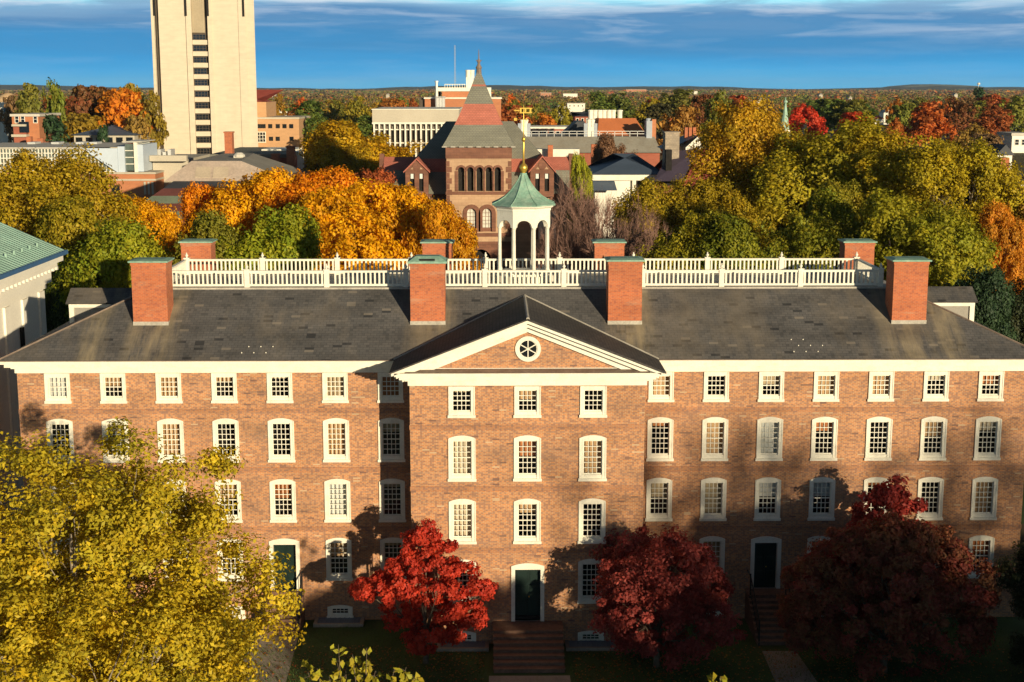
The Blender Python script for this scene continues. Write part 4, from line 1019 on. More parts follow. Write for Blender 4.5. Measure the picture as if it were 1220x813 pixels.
# main body behind the tower
bx0, bx1 = S(459, 230, 153).x, S(683, 230, 153).x
ze = zs(231, 153)
m = MB(); m.box(bx0 + .4, bx1 - .4, 153.0, 172, -.3, ze - .3); m.build('wall', STONE_BUFF, t)
m = MB(); m.box(bx0 + .25, bx1 - .25, 152.85, 172.1, ze - .299, ze - .02)
for i in range(44): x = bx0 + .6 + i * (bx1 - bx0 - 1.2) / 43; m.box(x - .12, x + .12, 152.84, 152.99, ze - .75, ze - .301)
m.build('corbel_cornice', STONE_BROWN, t)
# hipped roof in three bands of slate
yr, zr = 160.5, zs(148, 160.5) + .3
def hipat(z):
    f = (z - ze) / (zr - ze); i = 6.3 * f
    return bx0 + i, bx1 - i, 152.6 + (yr - 152.6) * f, 172.4 - (172.4 - yr) * f
m = MB(); lv = [ze, zs(205, 155), zs(189, 157), zr]
for i, mi in enumerate((0, 1, 0)):
    a, b = hipat(lv[i]), hipat(lv[i + 1]); za, zb_ = lv[i], lv[i + 1]; m.mi = mi
    A = [(a[0], a[2], za), (a[1], a[2], za), (a[1], a[3], za), (a[0], a[3], za)]; B = [(b[0], b[2], zb_), (b[1], b[2], zb_), (b[1], b[3], zb_), (b[0], b[3], zb_)]
    for k in range(4): m.face(A[k], A[(k + 1) % 4], B[(k + 1) % 4], B[k])
m.build('roof', [SLATE_GREEN, SLATE_RED], t)
# cross wing behind, with red slates
m = MB(); wx0, wx1 = S(457, 200, 160).x, S(678, 200, 160).x; zt_, zb2, zc_ = zs(187, 161.3), zs(203, 159.3), zs(232, 157.6)
for s, xx in ((-1, wx0), (1, wx1)):
    m.mi = 0; m.box(xx, xx - s * 9, 159.5, 171.5, 0, zc_ - 2)
    m.mi = 1
    q = [(xx, 159.3, zb2), (xx - s * 9, 159.3, zb2), (xx - s * 9, 161.3, zt_), (xx, 161.3, zt_)]; m.face(*(q if s < 0 else q[::-1]))
    m.mi = 2
    q = [(xx, 157.6, zc_ - 2), (xx - s * 9, 157.6, zc_ - 2), (xx - s * 9, 159.3, zb2), (xx, 159.3, zb2)]; m.face(*(q if s < 0 else q[::-1]))
    m.mi = 0
    m.prismx([(157.7, zc_ - 2.2), (171.4, zc_ - 2.2), (161.7, zt_ + .35), (161.0, zt_ + .35), (157.7, zc_ - 1.6)], xx + s * .02, xx + s * .5) if s > 0 else m.prismx([(157.7, zc_ - 2.2), (171.4, zc_ - 2.2), (161.7, zt_ + .35), (161.0, zt_ + .35), (157.7, zc_ - 1.6)], xx + s * .5, xx + s * .02)
m.build('cross_wing', [STONE_BROWN, SLATE_RED, SLATE_GREEN], t)

def arch_hole_wall(mb, x0, x1, z0, z1, y, arches, depth=.5):
    """wall facing -y with round-headed openings (xc, w, zbottom, zspring), reveals included"""
    holes = [(c - w / 2, c + w / 2, b, sp + w / 2) for c, w, b, sp in arches]
    mb.wall(x0, x1, z0, z1, y, holes)
    for c, w, b, sp in arches:
        r = w / 2; n = 8
        pts = [(c + r * math.cos(math.pi * i / n), sp + r * math.sin(math.pi * i / n)) for i in range(n + 1)]
        for i in range(n):
            (xa, za), (xb, zb) = pts[i], pts[i + 1]
            mb.face((xa, y, za), (xa, y, sp + r), (xb, y, sp + r), (xb, y, zb)) if i < n / 2 else mb.face((xb, y, zb), (xa, y, za), (xa, y, sp + r), (xb, y, sp + r))
            mb.face((xb, y, zb), (xb, y + depth, zb), (xa, y + depth, za), (xa, y, za))
        mb.face((c - r, y, b), (c - r, y, sp), (c - r, y + depth, sp), (c - r, y + depth, b)); mb.face((c + r, y, sp), (c + r, y, b), (c + r, y + depth, b), (c + r, y + depth, sp))
        mb.face((c - r, y, b), (c - r, y + depth, b), (c + r, y + depth, b), (c + r, y, b))
def arch_ring(mb, c, w, b, sp, y, th, dp, legs=True):
    r0, r1 = w / 2, w / 2 + th; n = 10
    for i in range(n):
        t0, t1 = math.pi * i / n, math.pi * (i + 1) / n
        p = lambda r, t, yy: (c + r * math.cos(t), yy, sp + r * math.sin(t))
        mb.face(p(r1, t0, y - dp), p(r1, t1, y - dp), p(r0, t1, y - dp), p(r0, t0, y - dp)); mb.face(p(r1, t0, y), p(r1, t1, y), p(r1, t1, y - dp), p(r1, t0, y - dp)); mb.face(p(r0, t0, y - dp), p(r0, t1, y - dp), p(r0, t1, y + .2), p(r0, t0, y + .2))
    if legs:
        mb.box(c - r1, c - r0, y - dp, y, b, sp); mb.box(c + r0, c + r1, y - dp, y, b, sp)

zE = zs(175.5)
# tower shaft: front wall with five-light arcade and a pair of tall windows
P5 = [S(p, 210).x for p in (549.5, 560.5, 571.5, 582.5, 593.0)]; w5 = S(557, 210).x - S(549.5, 210).x
P2 = [S(562, 260).x, S(580.5, 260).x]; w2 = S(568, 260).x - S(557, 260).x
A5 = [(x, w5, zs(228), zs(203) ) for x in P5]; A2 = [(x, w2, zs(276), zs(254)) for x in P2]
A1 = [(S(573, 300).x, S(586, 300).x - S(562, 300).x, -0.2, zs(309))]
m = MB(); arch_hole_wall(m, x0, x1, zs(288), zE, YS, A5 + A2)
m.face((x0, YS + 7, -.3), (x0, YS, -.3), (x0, YS, zE), (x0, YS + 7, zE)); m.face((x1, YS, -.3), (x1, YS + 7, -.3), (x1, YS + 7, zE), (x1, YS, zE)); m.face((x1, YS + 7, 5), (x0, YS + 7, 5), (x0, YS + 7, zE), (x1, YS + 7, zE))
tower = m.build('tower', STONE_BUFF, t)
m = MB(); arch_hole_wall(m, x0, x1, -.3, zs(288), YS + .0, A1, 1.2)
m.box(x0 - .1, x1 + .1, YS - .14, YS, zs(282), zs(278)); m.box(x0 - .1, x1 + .1, YS - .16, YS - .001, zs(232), zs(228.5)); m.box(x0 - .08, x1 + .08, YS - .10, YS - .001, zs(189), zE + .01)
for k in range(13):                                                                   # quoins, long and short
    z = zs(280) + (zs(192) - zs(280)) * k / 13; h = (zs(192) - zs(280)) / 13
    if zs(233) - .2 < z < zs(228): pass
    for s, xx in ((1, x0), (-1, x1)): w = (.55 if k % 2 else .32); m.box(xx - s * .05, xx + s * w, YS - .045, YS - .0005 + .2, z + .02, z + h - .02)
for (c, w, b, sp) in A5: arch_ring(m, c, w * .98, b, sp, YS - .002, .22, .10, legs=False)
for xx in [(P5[i] + P5[i + 1]) / 2 for i in range(4)]: m.tube([(xx, YS - .02, zs(228)), (xx, YS - .02, zs(203))], [.11, .10], 8); m.box(xx - .17, xx + .17, YS - .16, YS + .1, zs(204), zs(202))
m.box(P5[0] - w5 * .98, P5[0] - w5 * .52, YS - .09, YS - .0015, zs(228), zs(204)); m.box(P5[4] + w5 * .52, P5[4] + w5 * .98, YS - .09, YS - .0015, zs(228), zs(204))
for (c, w, b, sp) in A2: arch_ring(m, c, w, b, sp, YS - .003, .42, .12)
arch_ring(m, A1[0][0], A1[0][1], 0, A1[0][3], YS - .003, .45, .15)
m.build('tower_trim', STONE_BROWN, tower)
m = MB()
for (c, w, b, sp) in A5:
    q = MB(); q.box(c - w / 2, c + w / 2, YS + .45, YS + .5, b, sp + w / 2); q.build('louvre_opening', ROOM, tower)
m.box(A1[0][0] - 1.3, A1[0][0] + 1.3, YS + 1.0, YS + 1.1, 0, A1[0][3] + 1.3)
m.build('doorway', ROOM, tower)
m = MB()
for (c, w, b, sp) in A2: m.box(c - w / 2, c + w / 2, YS + .22, YS + .25, b, sp + w / 2)
PALEGLASS = vary('pale_leaded_glass', (0.62, 0.62, 0.56), 0.25, 0.15, 2, 8)
m.build('tall_window', PALEGLASS, tower)
m = MB()
for (c, w, b, sp) in A2:
    for i in (1, 2): x = c - w / 2 + w * i / 3; m.box(x - .02, x + .02, YS + .19, YS + .22, b, sp + w * .45)
    for j in range(1, 6): z = b + (sp - b) * j / 5; m.box(c - w / 2, c + w / 2, YS + .188, YS + .22, z - .02, z + .02)
    m.box(c - w / 2, c + w / 2, YS + .10, YS + .215, b - .05, b + .35)
m.build('window_bars', STONE_BROWN, tower)
m = MB(); rc = Vector((xc, YS + tw / 2 + .1, 0)); hb = tw / 2
prof = [(hb + .42, zE), (hb + .30, zE + .28), (hb + .05, zE + .75), (hb - .40, zs(149.5) if False else zE + 2.05), (0, 0)]
zA = zs(85, YS + tw / 2) + .2
def half(z):
    if z <= zE + .28: return hb + .42 - .12 * (z - zE) / .28
    f = (z - zE - .28) / (zA - zE - .28); return (hb + .30) * (1 - f) - .30 * math.sin(math.pi * min(1, f * 1.0)) * (1 - f) * 1.2
lev = [zE, zE + .28, zE + .9, zs(149, YS + 1), zs(137, YS + 1.5), zs(124, YS + 2), zs(113, YS + 2.6), zs(103, YS + 2.8), zs(101, YS + 3), zA]
matn = [0, 0, 0, 1, 1, 0, 0, 1, 0]
for i in range(len(lev) - 1):
    a, b = max(half(lev[i]), .08), max(half(lev[i + 1]), .08); m.mi = matn[i]
    A = [(-a, -a), (a, -a), (a, a), (-a, a)]; B = [(-b, -b), (b, -b), (b, b), (-b, b)]
    for k in range(4):
        k2 = (k + 1) % 4
        m.face((rc.x + A[k][0], rc.y + A[k][1], lev[i]), (rc.x + A[k2][0], rc.y + A[k2][1], lev[i]), (rc.x + B[k2][0], rc.y + B[k2][1], lev[i + 1]), (rc.x + B[k][0], rc.y + B[k][1], lev[i + 1]))
m.mi = 0; m.face(*[(rc.x + a_ * (hb + .42), rc.y + b_ * (hb + .42), zE) for a_, b_ in ((-1, -1), (-1, 1), (1, 1), (1, -1))])
m.build('tower_roof', [SLATE_GREEN, SLATE_RED], tower)
m = MB(); m.lathe([(.30, zA - .5), (.26, zA), (.34, zA + .15), (.2, zA + .4), (.12, zA + .6), (.2, zA + .8), (.06, zA + 1.1), (.03, zA + 2.0), (0, zA + 2.1)], 8, (rc.x, rc.y, 0)); m.tube([(rc.x - .3, rc.y, zA + .9), (rc.x + .3, rc.y, zA + .9)], [.05, .05], 5); m.build('tower_finial', COPPER2, tower)
m = MB()
for i in range(9): x = x0 - .2 + (tw + .4) * i / 8; m.box(x - .25, x + .25, rc.y - hb - .52, rc.y - hb - .40, zE - .02, zE + .10)
m.build('tower_gutter', LEAD, tower)
# gabled stone dormers either side of the tower
for pc, pw, pt in ((496.5, 13.5, 190), (646, 14, 187)):
    c = S(pc, 210, 152).x; hw_ = S(pc + pw, 210, 152).x - c; zt2 = zs(pt, 152)
    z0_, ze2 = ze - .3, zs(203, 152); yd = 152.0
    m = MB(); ws = hw_ * .42; wz0, wz1 = zs(228, 152), zs(207, 152)
    m.wall(c - hw_, c + hw_, z0_, ze2, yd, [(c - ws - ws * .42, c - ws + ws * .52, wz0, wz1), (c + ws - ws * .52, c + ws + ws * .42, wz0, wz1)])
    m.face((c - hw_, yd, ze2), (c + hw_, yd, ze2), (c, yd, zt2))
    m.face((c - hw_, yd + 9, z0_), (c - hw_, yd, z0_), (c - hw_, yd, ze2), (c - hw_, yd + 9, ze2)); m.face((c + hw_, yd, z0_), (c + hw_, yd + 9, z0_), (c + hw_, yd + 9, ze2), (c + hw_, yd, ze2))
    d = m.build('dormer', STONE_BROWN, t)
    m = MB(); m.box(c - hw_ + .1, c + hw_ - .1, yd + .3, yd + .35, wz0 - .1, wz1 + .1); m.build('dormer_window', ROOM, d)
    for a_, b_ in ((c - ws - ws * .3, c - ws + ws * .4), (c + ws - ws * .4, c + ws + ws * .3)): m = MB(); m.box(a_, b_, yd + .22, yd + .25, wz1 - .55, wz1 - .02); m.build('blind', BLINDS[3], d)
    m = MB(); m.prism([(c - hw_ * .55, ze2 + .1), (c + hw_ * .55, ze2 + .1), (c, ze2 + (zt2 - ze2) * .62)], yd - .03, yd - .001); m.build('gable_panel', STONE_BUFF, d)
    m = MB(); m.lathe([(.42, -.03), (.42, .03)], 16); m.v = [(v[0] + c, yd - .05 + v[2], v[1] + ze2 + (zt2 - ze2) * .32) for v in m.v]; m.build('roundel', STONE_BROWN, d)
    m = MB()
    for s in (-1, 1):
        q = [(c + s * (hw_ + .2), yd - .2, ze2 - .12), (c + s * (hw_ + .2), yd + 9, ze2 - .12), (c, yd + 9, zt2 + .12), (c, yd - .2, zt2 + .12)]; m.face(*(q if s > 0 else q[::-1])); m.face(*[(p[0], p[1], p[2] - .16) for p in (q[::-1] if s > 0 else q)])
        e = [(c + s * (hw_ + .2), yd - .2, ze2 - .28), (c, yd - .2, zt2 - .04), (c, yd - .2, zt2 + .12), (c + s * (hw_ + .2), yd - .2, ze2 - .12)]; m.face(*(e if s < 0 else e[::-1]))
    m.build('dormer_roof', SLATE_RED, d)
# arched windows of the body either side
for pc in (520, 652):
    c = S(pc if pc != 520 else 519, 260, 153).x
    m = MB(); arch_ring(m, c, 1.9, zs(285, 153), zs(258, 153), 152.98, .4, .12); w = m.build('arched_window', STONE_BROWN, t)
    m = MB(); m.box(c - .95, c + .95, 152.94, 152.97, zs(285, 153), zs(258, 153) + .6); m.build('pane', PALEGLASS, w)

# ---- the concrete library tower
YT = 330.0
tx = lambda px: at(px, 95, YT).x
t = thing('concrete_tower', 'tall blank concrete tower with one strip of dark windows', 'tower', (tx(246), YT, 0), R(9.5))
TZ = 56.0
a0, a1 = tx(184.5), tx(304.5); dep = 25.0
m = MB(); m.box(a0 + 1.0, a1 - 1.0, YT + 1.3, YT + dep - 1, -.3, TZ - .5); m.build('core', TOWER_D, t)
seg = [(184.5, 188.0, .0), (193.0, 224.5, .25), (224.5, 231.0, -.1), (249.5, 254.5, -.1), (254.5, 285.5, .25), (285.5, 294.5, .05), (294.5, 304.5, .3)]
for (pa, pb, off) in seg:
    m = MB(); m.box(tx(pa) + .003, tx(pb) - .003, YT + off, YT + 1.6 + off, -.3, TZ)
    m.build('wall_panel', TOWER_C, t)
m = MB()
for s, xx in ((-1, a0), (1, a1)):
    for k in range(5): y = YT + 2.2 + k * 4.6; m.box(xx, xx - s * 1.2, y, y + 4.2, -.3, TZ - .2)
m.box(a0 + .5, a1 - .5, YT + dep - 1.2, YT + dep, -.3, TZ - .1)
m.build('side_wall', TOWER_C, t)
za = lambda py: at(246, py, YT).z
m = MB(); m.box(tx(231.2), tx(246.2), YT + .8, YT + 1.5, za(39), TZ - .4)
for i in range(6): xx = tx(232.5 + i * 2.3); m.box(xx - .08, xx + .08, YT + .72, YT + .8, za(38), TZ - .5)
m.build('louvre_panel', vary('louvre_concrete', (0.40, 0.33, 0.23), 0.9, 0.1, .3, 3), t)
m = MB()                                                                              # window strip: sills between storeys
ys = [40.5 + 13.65 * k for k in range(12)]
for k, py in enumerate(ys): m.box(tx(231.2), tx(249.0), YT + .55, YT + 1.4, za(py + 13.65 - .8), za(py + 7.3))
m.build('spandrel', TOWER_C, t)
for k, py in enumerate(ys):
    w = tx(247) - tx(231.6); h = za(py) - za(py + 7.2)
    o = place('window', flat_window(w, h, TOWER_D, 4, 2, .12), t, ((tx(231.6) + tx(247)) / 2, YT + 1.2, za(py + 7.2)))
for pa in (223.5, 249.0, 290.5, 187.2):                                             # dark slots near the top
    m = MB(); m.box(tx(pa), tx(pa + 2.6), YT - .12, YT + .3, za(19.5), TZ - .15); m.build('slot', ROOM, t)

# ---- generic campus buildings placed by what the photograph shows of them
def block(name, label, cat, px0, px1, ytop, Y, depth, mat, group=None, base=-.3):
    x0, x1 = at(px0, ytop, Y).x, at(px1, ytop, Y).x; z = at((px0 + px1) / 2, ytop, Y).z
    t = thing(name, label, cat, ((x0 + x1) / 2, Y + depth / 2, 0), 0, group)
    m = MB(); m.box(x0, x1, Y, Y + depth, base, z); m.build('wall', mat, t)
    return t, x0, x1, z
def part(t, name, mat, fn, smooth=False):
    m = MB(); fn(m); return m.build(name, mat, t, smooth=smooth)

# tan brick block right of the tower
Y = 352.0; t, x0, x1, z = block('tan_brick_block', 'tan brick block with square windows just right of the concrete tower', 'building', 294, 356, 142, Y, 22, TAN_BRICK)
part(t, 'parapet', CONC2, lambda m: m.box(x0 - .15, x1 + .15, Y - .15, Y + 22.2, z + .002, z + .4))
xr_ = at(314, 125, Y).x; zu = at(300, 122, Y).z
part(t, 'upper_storey', TAN_BRICK, lambda m: m.box(x0, xr_, Y + 4, Y + 20, z - .1, zu)); part(t, 'upper_roof', REDROOF, lambda m: hip(m, x0 - .4, xr_ - .8, Y + 4.2, Y + 20.4, zu + .01, zu + 3.0))
zz = lambda py: at(330, py, Y).z
w1 = flat_window(1.0, 1.0, ROOM, 1, 1, .1)
win_row(t, w1, [at(p, 150, Y).x for p in (309, 314, 322, 331, 339, 347)], Y, zz(153)); win_row(t, w1, [at(p, 150, Y).x for p in (322.5, 330.5, 347)], Y, zz(168)); win_row(t, flat_window(2.2, 2.6, WHITE, 3, 3, .16), [at(311, 150, Y).x], Y, zz(170))
# white framed glass strip and rooftop below
# grey hip roofed hall with weathered tin front
Y = 172.0; t, x0, x1, z = block('mansard_hall', 'low hall with weathered grey hipped roof behind the orange trees', 'building', 165, 348, 262, Y, 34, RED_BRICK)
zl, zu, zm = at(240, 244, Y).z, at(240, 194, Y + 14).z, at(240, 216, Y + 8).z
ux0, ux1 = at(218, 220, Y + 8).x, at(345, 220, Y + 8).x
def f(m):
    xa, xb = at(228, 192, Y + 10).x, at(287, 192, Y + 10).x; zu = at(240, 192, Y + 10).z; xd, yd2, zd = at(302, 183, Y + 24).x, Y + 24, at(302, 183, Y + 24).z
    xl = at(196, 216, Y + 8).x; xr2 = at(348, 216, Y + 8).x
    m.mi = 0; m.face((xl, Y + 8, zm), (xr2, Y + 8, zm), (xb, Y + 10, zu), (xa, Y + 10, zu))
    m.mi = 1; m.face((xr2, Y + 8, zm), (at(392, 214, Y + 20).x - 3, Y + 26, zm), (xd, yd2, zd), (xb, Y + 10, zu))
    m.face((xa, Y + 10, zu), (xb, Y + 10, zu), (xd, yd2, zd), (xa + 1.5, yd2, zd)); m.face((xl, Y + 26, zm), (xl, Y + 8, zm), (xa, Y + 10, zu), (xa + 1.5, yd2, zd))
part(t, 'upper_roof', [PINKISH, GREYROOF], f)
xa_, xb_ = at(238, 200, Y + 11).x, at(276, 200, Y + 11).x
def hatch(a):
    f = lambda y: zm + (at(240, 192, Y + 10).z - zm) * (y - Y - 8) / 2 + .08
    part(t, 'roof_panel', vary('panel_tan', (.46, .38, .29), .8, .15, .6, 5) if 'panel_tan' not in MATS else MATS['panel_tan'], lambda m: m.add([(a, Y + 8.3, f(Y + 8.3)), (a + 1.9, Y + 8.3, f(Y + 8.3)), (a + 1.9, Y + 9.35, f(Y + 9.35)), (a, Y + 9.35, f(Y + 9.35)), (a, Y + 8.3, f(Y + 8.3) - .1), (a + 1.9, Y + 8.3, f(Y + 8.3) - .1)], [(0, 1, 2, 3), (4, 5, 1, 0)]))
hatch(xa_ - .1); hatch(xa_ + 2.1)
def f(m):
    ya, yb = Y - 1.5, Y + 8
    for i in range(5):
        z0_, z1_ = zl - 1.6 + (zm - zl + 1.6) * i / 5, zl - 1.6 + (zm - zl + 1.6) * (i + 1) / 5; y0_, y1_ = ya + (yb - ya) * i / 5, ya + (yb - ya) * (i + 1) / 5
        xl0, xl1 = x0 - 2 + 4.6 * i / 5, x0 - 2 + 4.6 * (i + 1) / 5
        m.mi = (1, 0, 1, 0, 2)[i]; m.face((xl0, y0_, z0_), (x1 + 2, y0_, z0_), (x1 + 2, y1_, z1_), (xl1, y1_, z1_))
    m.mi = 2; m.face((x0 - 2, Y + 34, zl - 1.6), (x0 - 2, ya, zl - 1.6), (x0 + 2.6, yb, zm), (x0 + 2.6, Y + 26, zm))
    m.face((x0 + 2.6, yb, zm - .02), (x1 + 2, yb, zm - .02), (x1 + 2, Y + 34, zm - .02), (x0 + 2.6, Y + 34, zm - .02))
part(t, 'banded_roof', [BAND_A, BAND_B, DARKROOF], f)
part(t, 'roof_vent', PALEROOF, lambda m: (m.lathe([(.55, 0), (.55, .7), (.75, .75), (.75, 1.0), (.4, 1.3)], 10, (at(285, 186, Y + 16).x, Y + 16, zu - .1)), m.box(at(279, 186, Y + 16).x, at(284, 186, Y + 16).x, Y + 15.5, Y + 17, zu - .1, zu + .8)))
# dark flat roofs, chimneys and white parapets at the hall's right end
Y = 215.0; t, x0, x1, z = block('chimneyed_block', 'cluster of pale flat roofs with brick chimneys behind the hipped hall', 'building', 250, 345, 188, Y, 26, RED_BRICK)
zz = lambda py, yy=Y: at(330, py, yy).z
part(t, 'roof', SLATE_GREEN, lambda m: m.box(x0, x1 + .2, Y - .2, Y + 26, z + .002, z + .5))
part(t, 'white_penthouse', WHITE, lambda m: (m.box(at(340, 180, Y).x, at(382, 180, Y).x, Y + 8, Y + 22, 5, zz(181, Y + 8)), m.box(at(296, 180, Y).x, at(340, 180, Y).x, Y + 12, Y + 20, z, zz(178, Y + 12))))
for pc, pt, pw in ((276, 158, 9), (331, 184, 8), (349, 175, 9), (369, 175, 8), (388, 158, 8)):
    a, b = at(pc - pw / 2, pt, Y).x, at(pc + pw / 2, pt, Y).x
    part(t, 'chimney', CHIM_BRICK, lambda m: (m.box(a, b, Y - 3, Y - 1.4, 6, zz(pt)), m.box(a - .1, b + .1, Y - 3.1, Y - 1.3, zz(pt) + .001, zz(pt) + .2)))
def f(m):
    gx0, gx1, gy = at(358, 200, 205).x, at(388, 200, 205).x, 205.0
    gm = (gx0 + gx1) / 2; ze_, zp = at(370, 206, gy).z, at(372, 188, gy).z
    m.mi = 0; m.prism([(gx0, 2), (gx1, 2), (gx1, ze_), (gm, zp), (gx0, ze_)], gy, gy + 8)
    m.mi = 1
    for s, e in ((-1, gx0), (1, gx1)):
        q = [(e + s * .3, gy - .3, ze_ - .2), (e + s * .3, gy + 8.2, ze_ - .2), (gm, gy + 8.2, zp + .15), (gm, gy - .3, zp + .15)]; m.face(*(q if s > 0 else q[::-1]))
part(t, 'gabled_wing', [RED_BRICK, BLUEROOF], f)
# modern building with a row of white columns
Y = 262.0; t, x0, x1, z = block('columned_block', 'modern pale building with a long row of slim white columns', 'building', 446, 545, 146, Y + .8, 25, TOWER_D)
zz = lambda py: at(500, py, Y).z
part(t, 'fascia', CONC2, lambda m: (m.box(x0 - .3, x1 + .3, Y, Y + 26.2, zz(146), zz(131))))
part(t, 'roof_edge', WHITE, lambda m: (m.box(x0 - .4, x1 + .4, Y - .15, Y + 26.3, zz(131) + .002, zz(130)), m.box(x0 - .35, x1 + .35, Y - .1, Y + 1, zz(148), zz(146) - .002)))
part(t, 'storey_band', WHITE, lambda m: [m.box(x0, x1, Y + .3, Y + .79, zz(p + 1.2), zz(p)) for p in (154, 170)])
cm = MB(); cw = (x1 - x0) / 16; cm.box(-.14, .14, 0, .5, -0.3, zz(148) - .002); cmesh = cm.mesh('column', WHITE)
for i in range(17): place('column', cmesh, t, (x0 + cw * i, Y - .02, 0))
win_row(t, flat_window(cw - .5, zz(155) - zz(168), TOWER_D, 2, 1, .08), [x0 + cw * (i + .5) for i in range(16)], Y + .78, zz(168.5))
win_row(t, flat_window(cw - .9, zz(149.5) - zz(153), WHITE, 1, 1, .1), [x0 + cw * (i + .5) for i in range(16)], Y + .78, zz(153.4))
# laboratory block with white penthouse and stacks behind the stone tower
Y = 350.0; t, x0, x1, z = block('laboratory_block', 'orange brick laboratory with white penthouse and twin white stacks behind the pointed tower', 'building', 506, 597, 118, Y, 28, ORANGE_BRICK)
zz = lambda py, yy=Y: at(550, py, yy).z; xx = lambda px, yy=Y: at(px, 100, yy).x
part(t, 'parapet', WHITE, lambda m: m.box(x0 - .2, x1 + .2, Y - .2, Y + 28.2, z + .002, zz(116.3)))
part(t, 'penthouse', ORANGE_BRICK, lambda m: m.box(xx(526), xx(583), Y + 4, Y + 24, z, zz(108)))
part(t, 'penthouse_band', WHITE, lambda m: (m.box(xx(519), xx(585), Y + 3.5, Y + 24.5, zz(109), zz(104.5)), m.box(xx(519), xx(521), Y + 3.6, Y + 22, z, zz(109)), m.box(xx(575), xx(585), Y + 3.4, Y + 20, z, zz(108))))
part(t, 'roof_rail', WHITE, lambda m: [m.box(xx(529 + 3 * i), xx(529.6 + 3 * i), Y + 4, Y + 4.2, zz(104.5), zz(101)) for i in range(9)] + [m.box(xx(529), xx(554), Y + 3.95, Y + 4.15, zz(101), zz(100.3))])
part(t, 'stack_base', WHITE, lambda m: m.box(xx(554.5), xx(563.5), Y + 8, Y + 12, z, zz(92)))
for p in (557, 561.5): part(t, 'stack', WHITE, lambda m: m.lathe([(.62, zz(93)), (.62, zz(84)), (.7, zz(84) + .02), (.7, zz(83))], 12, (xx(p), Y + 9.5, 0)))
part(t, 'flue', STEEL, lambda m: m.lathe([(.3, z), (.3, zz(98)), (.5, zz(98) + .01), (.5, zz(96.5))], 8, (xx(519.5), Y + 3, 0)))
part(t, 'vent', STEEL, lambda m: [m.lathe([(.5, z - 2), (.5, zz(117)), (.7, zz(117) + .1), (.5, zz(115))], 10, (xx(p), Y - 2, 0)) for p in (521, 524.5, 528)])
part(t, 'stair_tower', TOWER_D, lambda m: m.box(xx(499), xx(506) - .01, Y + 1, Y + 15, 0, zz(117)))
# slim mast beyond
t = thing('radio_mast', 'slender pale radio mast against the sky left of the pointed tower', 'mast', (at(542, 95, 520).x, 520, 0))
m = MB(); xm = at(542, 95, 520).x
for a in range(3): dx, dy = .35 * math.cos(a * 2.09), .35 * math.sin(a * 2.09); m.tube([(xm + dx, 520 + dy, 0), (xm + dx * .6, 520 + dy * .6, at(542, 54, 520).z)], [.07, .05], 4)
for k in range(24): z = 14 + k * 1.05; m.tube([(xm + .3, 520, z), (xm - .17, 520.28, z + .6)], [.03, .03], 3, cap=False)
m.build('lattice', STEEL, t)
# long grey roofed range with lab vents
Y = 280.0; t, x0, x1, z = block('grey_range', 'long range under a sloping grey metal roof with tall paired vents', 'building', 600, 786, 182, Y + .8, 30, RED_BRICK)
zz = lambda py, yy=Y: at(690, py, yy).z; xx = lambda px, yy=Y: at(px, 100, yy).x
zt2 = zz(163, Y + 5)
part(t, 'roof', GREYROOF, lambda m: (m.face((x0 - .3, Y, z), (x1 + .3, Y, z), (x1 - .6, Y + 5, zt2), (x0 + .6, Y + 5, zt2)), m.face((x1 + .3, Y, z), (x1 + .3, Y + 31, z), (x1 - .6, Y + 26, zt2), (x1 - .6, Y + 5, zt2)), m.face((x0 + .6, Y + 5, zt2), (x1 - .6, Y + 5, zt2), (x1 - .6, Y + 26, zt2), (x0 + .6, Y + 26, zt2)), m.face((x0 - .3, Y + 31, z), (x0 - .3, Y, z), (x0 + .6, Y + 5, zt2), (x0 + .6, Y + 26, zt2))))
part(t, 'roof_rail', STEEL, lambda m: [m.box(x0 + 1, x1 - 1, Y + 5.2, Y + 5.3, zt2 + h, zt2 + h + .1) for h in (.5, 1.0)] + [m.box(x0 + 1 + i * 1.5, x0 + 1.1 + i * 1.5, Y + 5.2, Y + 5.3, zt2, zt2 + 1.1) for i in range(int((x1 - x0 - 2) / 1.5))])
for pa, pb in ((617, 632), (696, 712)):
    a, b = xx(pa, Y + 6), xx(pb, Y + 6); mt = BLUEPANEL
    v = part(t, 'vent_housing', vary('vent_grey', (0.36, 0.40, 0.46), .6, .08, .5, 3) if 'vent_grey' not in MATS else MATS['vent_grey'], lambda m: (m.box(a, a + (b - a) * .28, Y + 5.5, Y + 7.5, zt2 - .5, zz(148)), m.box(b - (b - a) * .28, b, Y + 5.5, Y + 7.5, zt2 - .5, zz(148)), m.box(a, b, Y + 6.2, Y + 7.4, zt2 - .5, zz(151))))
    mm = MB(); [mm.lathe([(.42, zt2 + .2), (.42, zz(146)), (.5, zz(146) + .02), (.5, zz(143.5)), (.3, zz(143))], 12, (a + (b - a) * q, Y + 5.9, 0)) for q in (.38, .64)]; mm.box(a + (b - a) * .28, b - (b - a) * .28, Y + 5.4, Y + 6.1, zt2, zz(153)); mm.build('flue', WHITE, v)
part(t, 'end_chimney', [ORANGE_BRICK, MATS['vent_grey']], lambda m: (m.box(xx(781), xx(786), Y + 5, Y + 8, zt2 - 4, zz(143)), setattr(m, 'mi', 1), m.box(xx(774), xx(781) - .01, Y + 4.5, Y + 8, zt2 - 4, zz(145)), m.lathe([(.5, zz(145)), (.5, zz(142))], 10, (xx(777), Y + 6, 0))))
part(t, 'dark_roof_slope', DARKROOF, lambda m: m.prism([(xx(668, Y + 12), zt2 - .2), (xx(700, Y + 12), zt2 - .2), (xx(697, Y + 12), zz(145, Y + 12)), (xx(688, Y + 12), zz(145, Y + 12))], Y + 12, Y + 22))
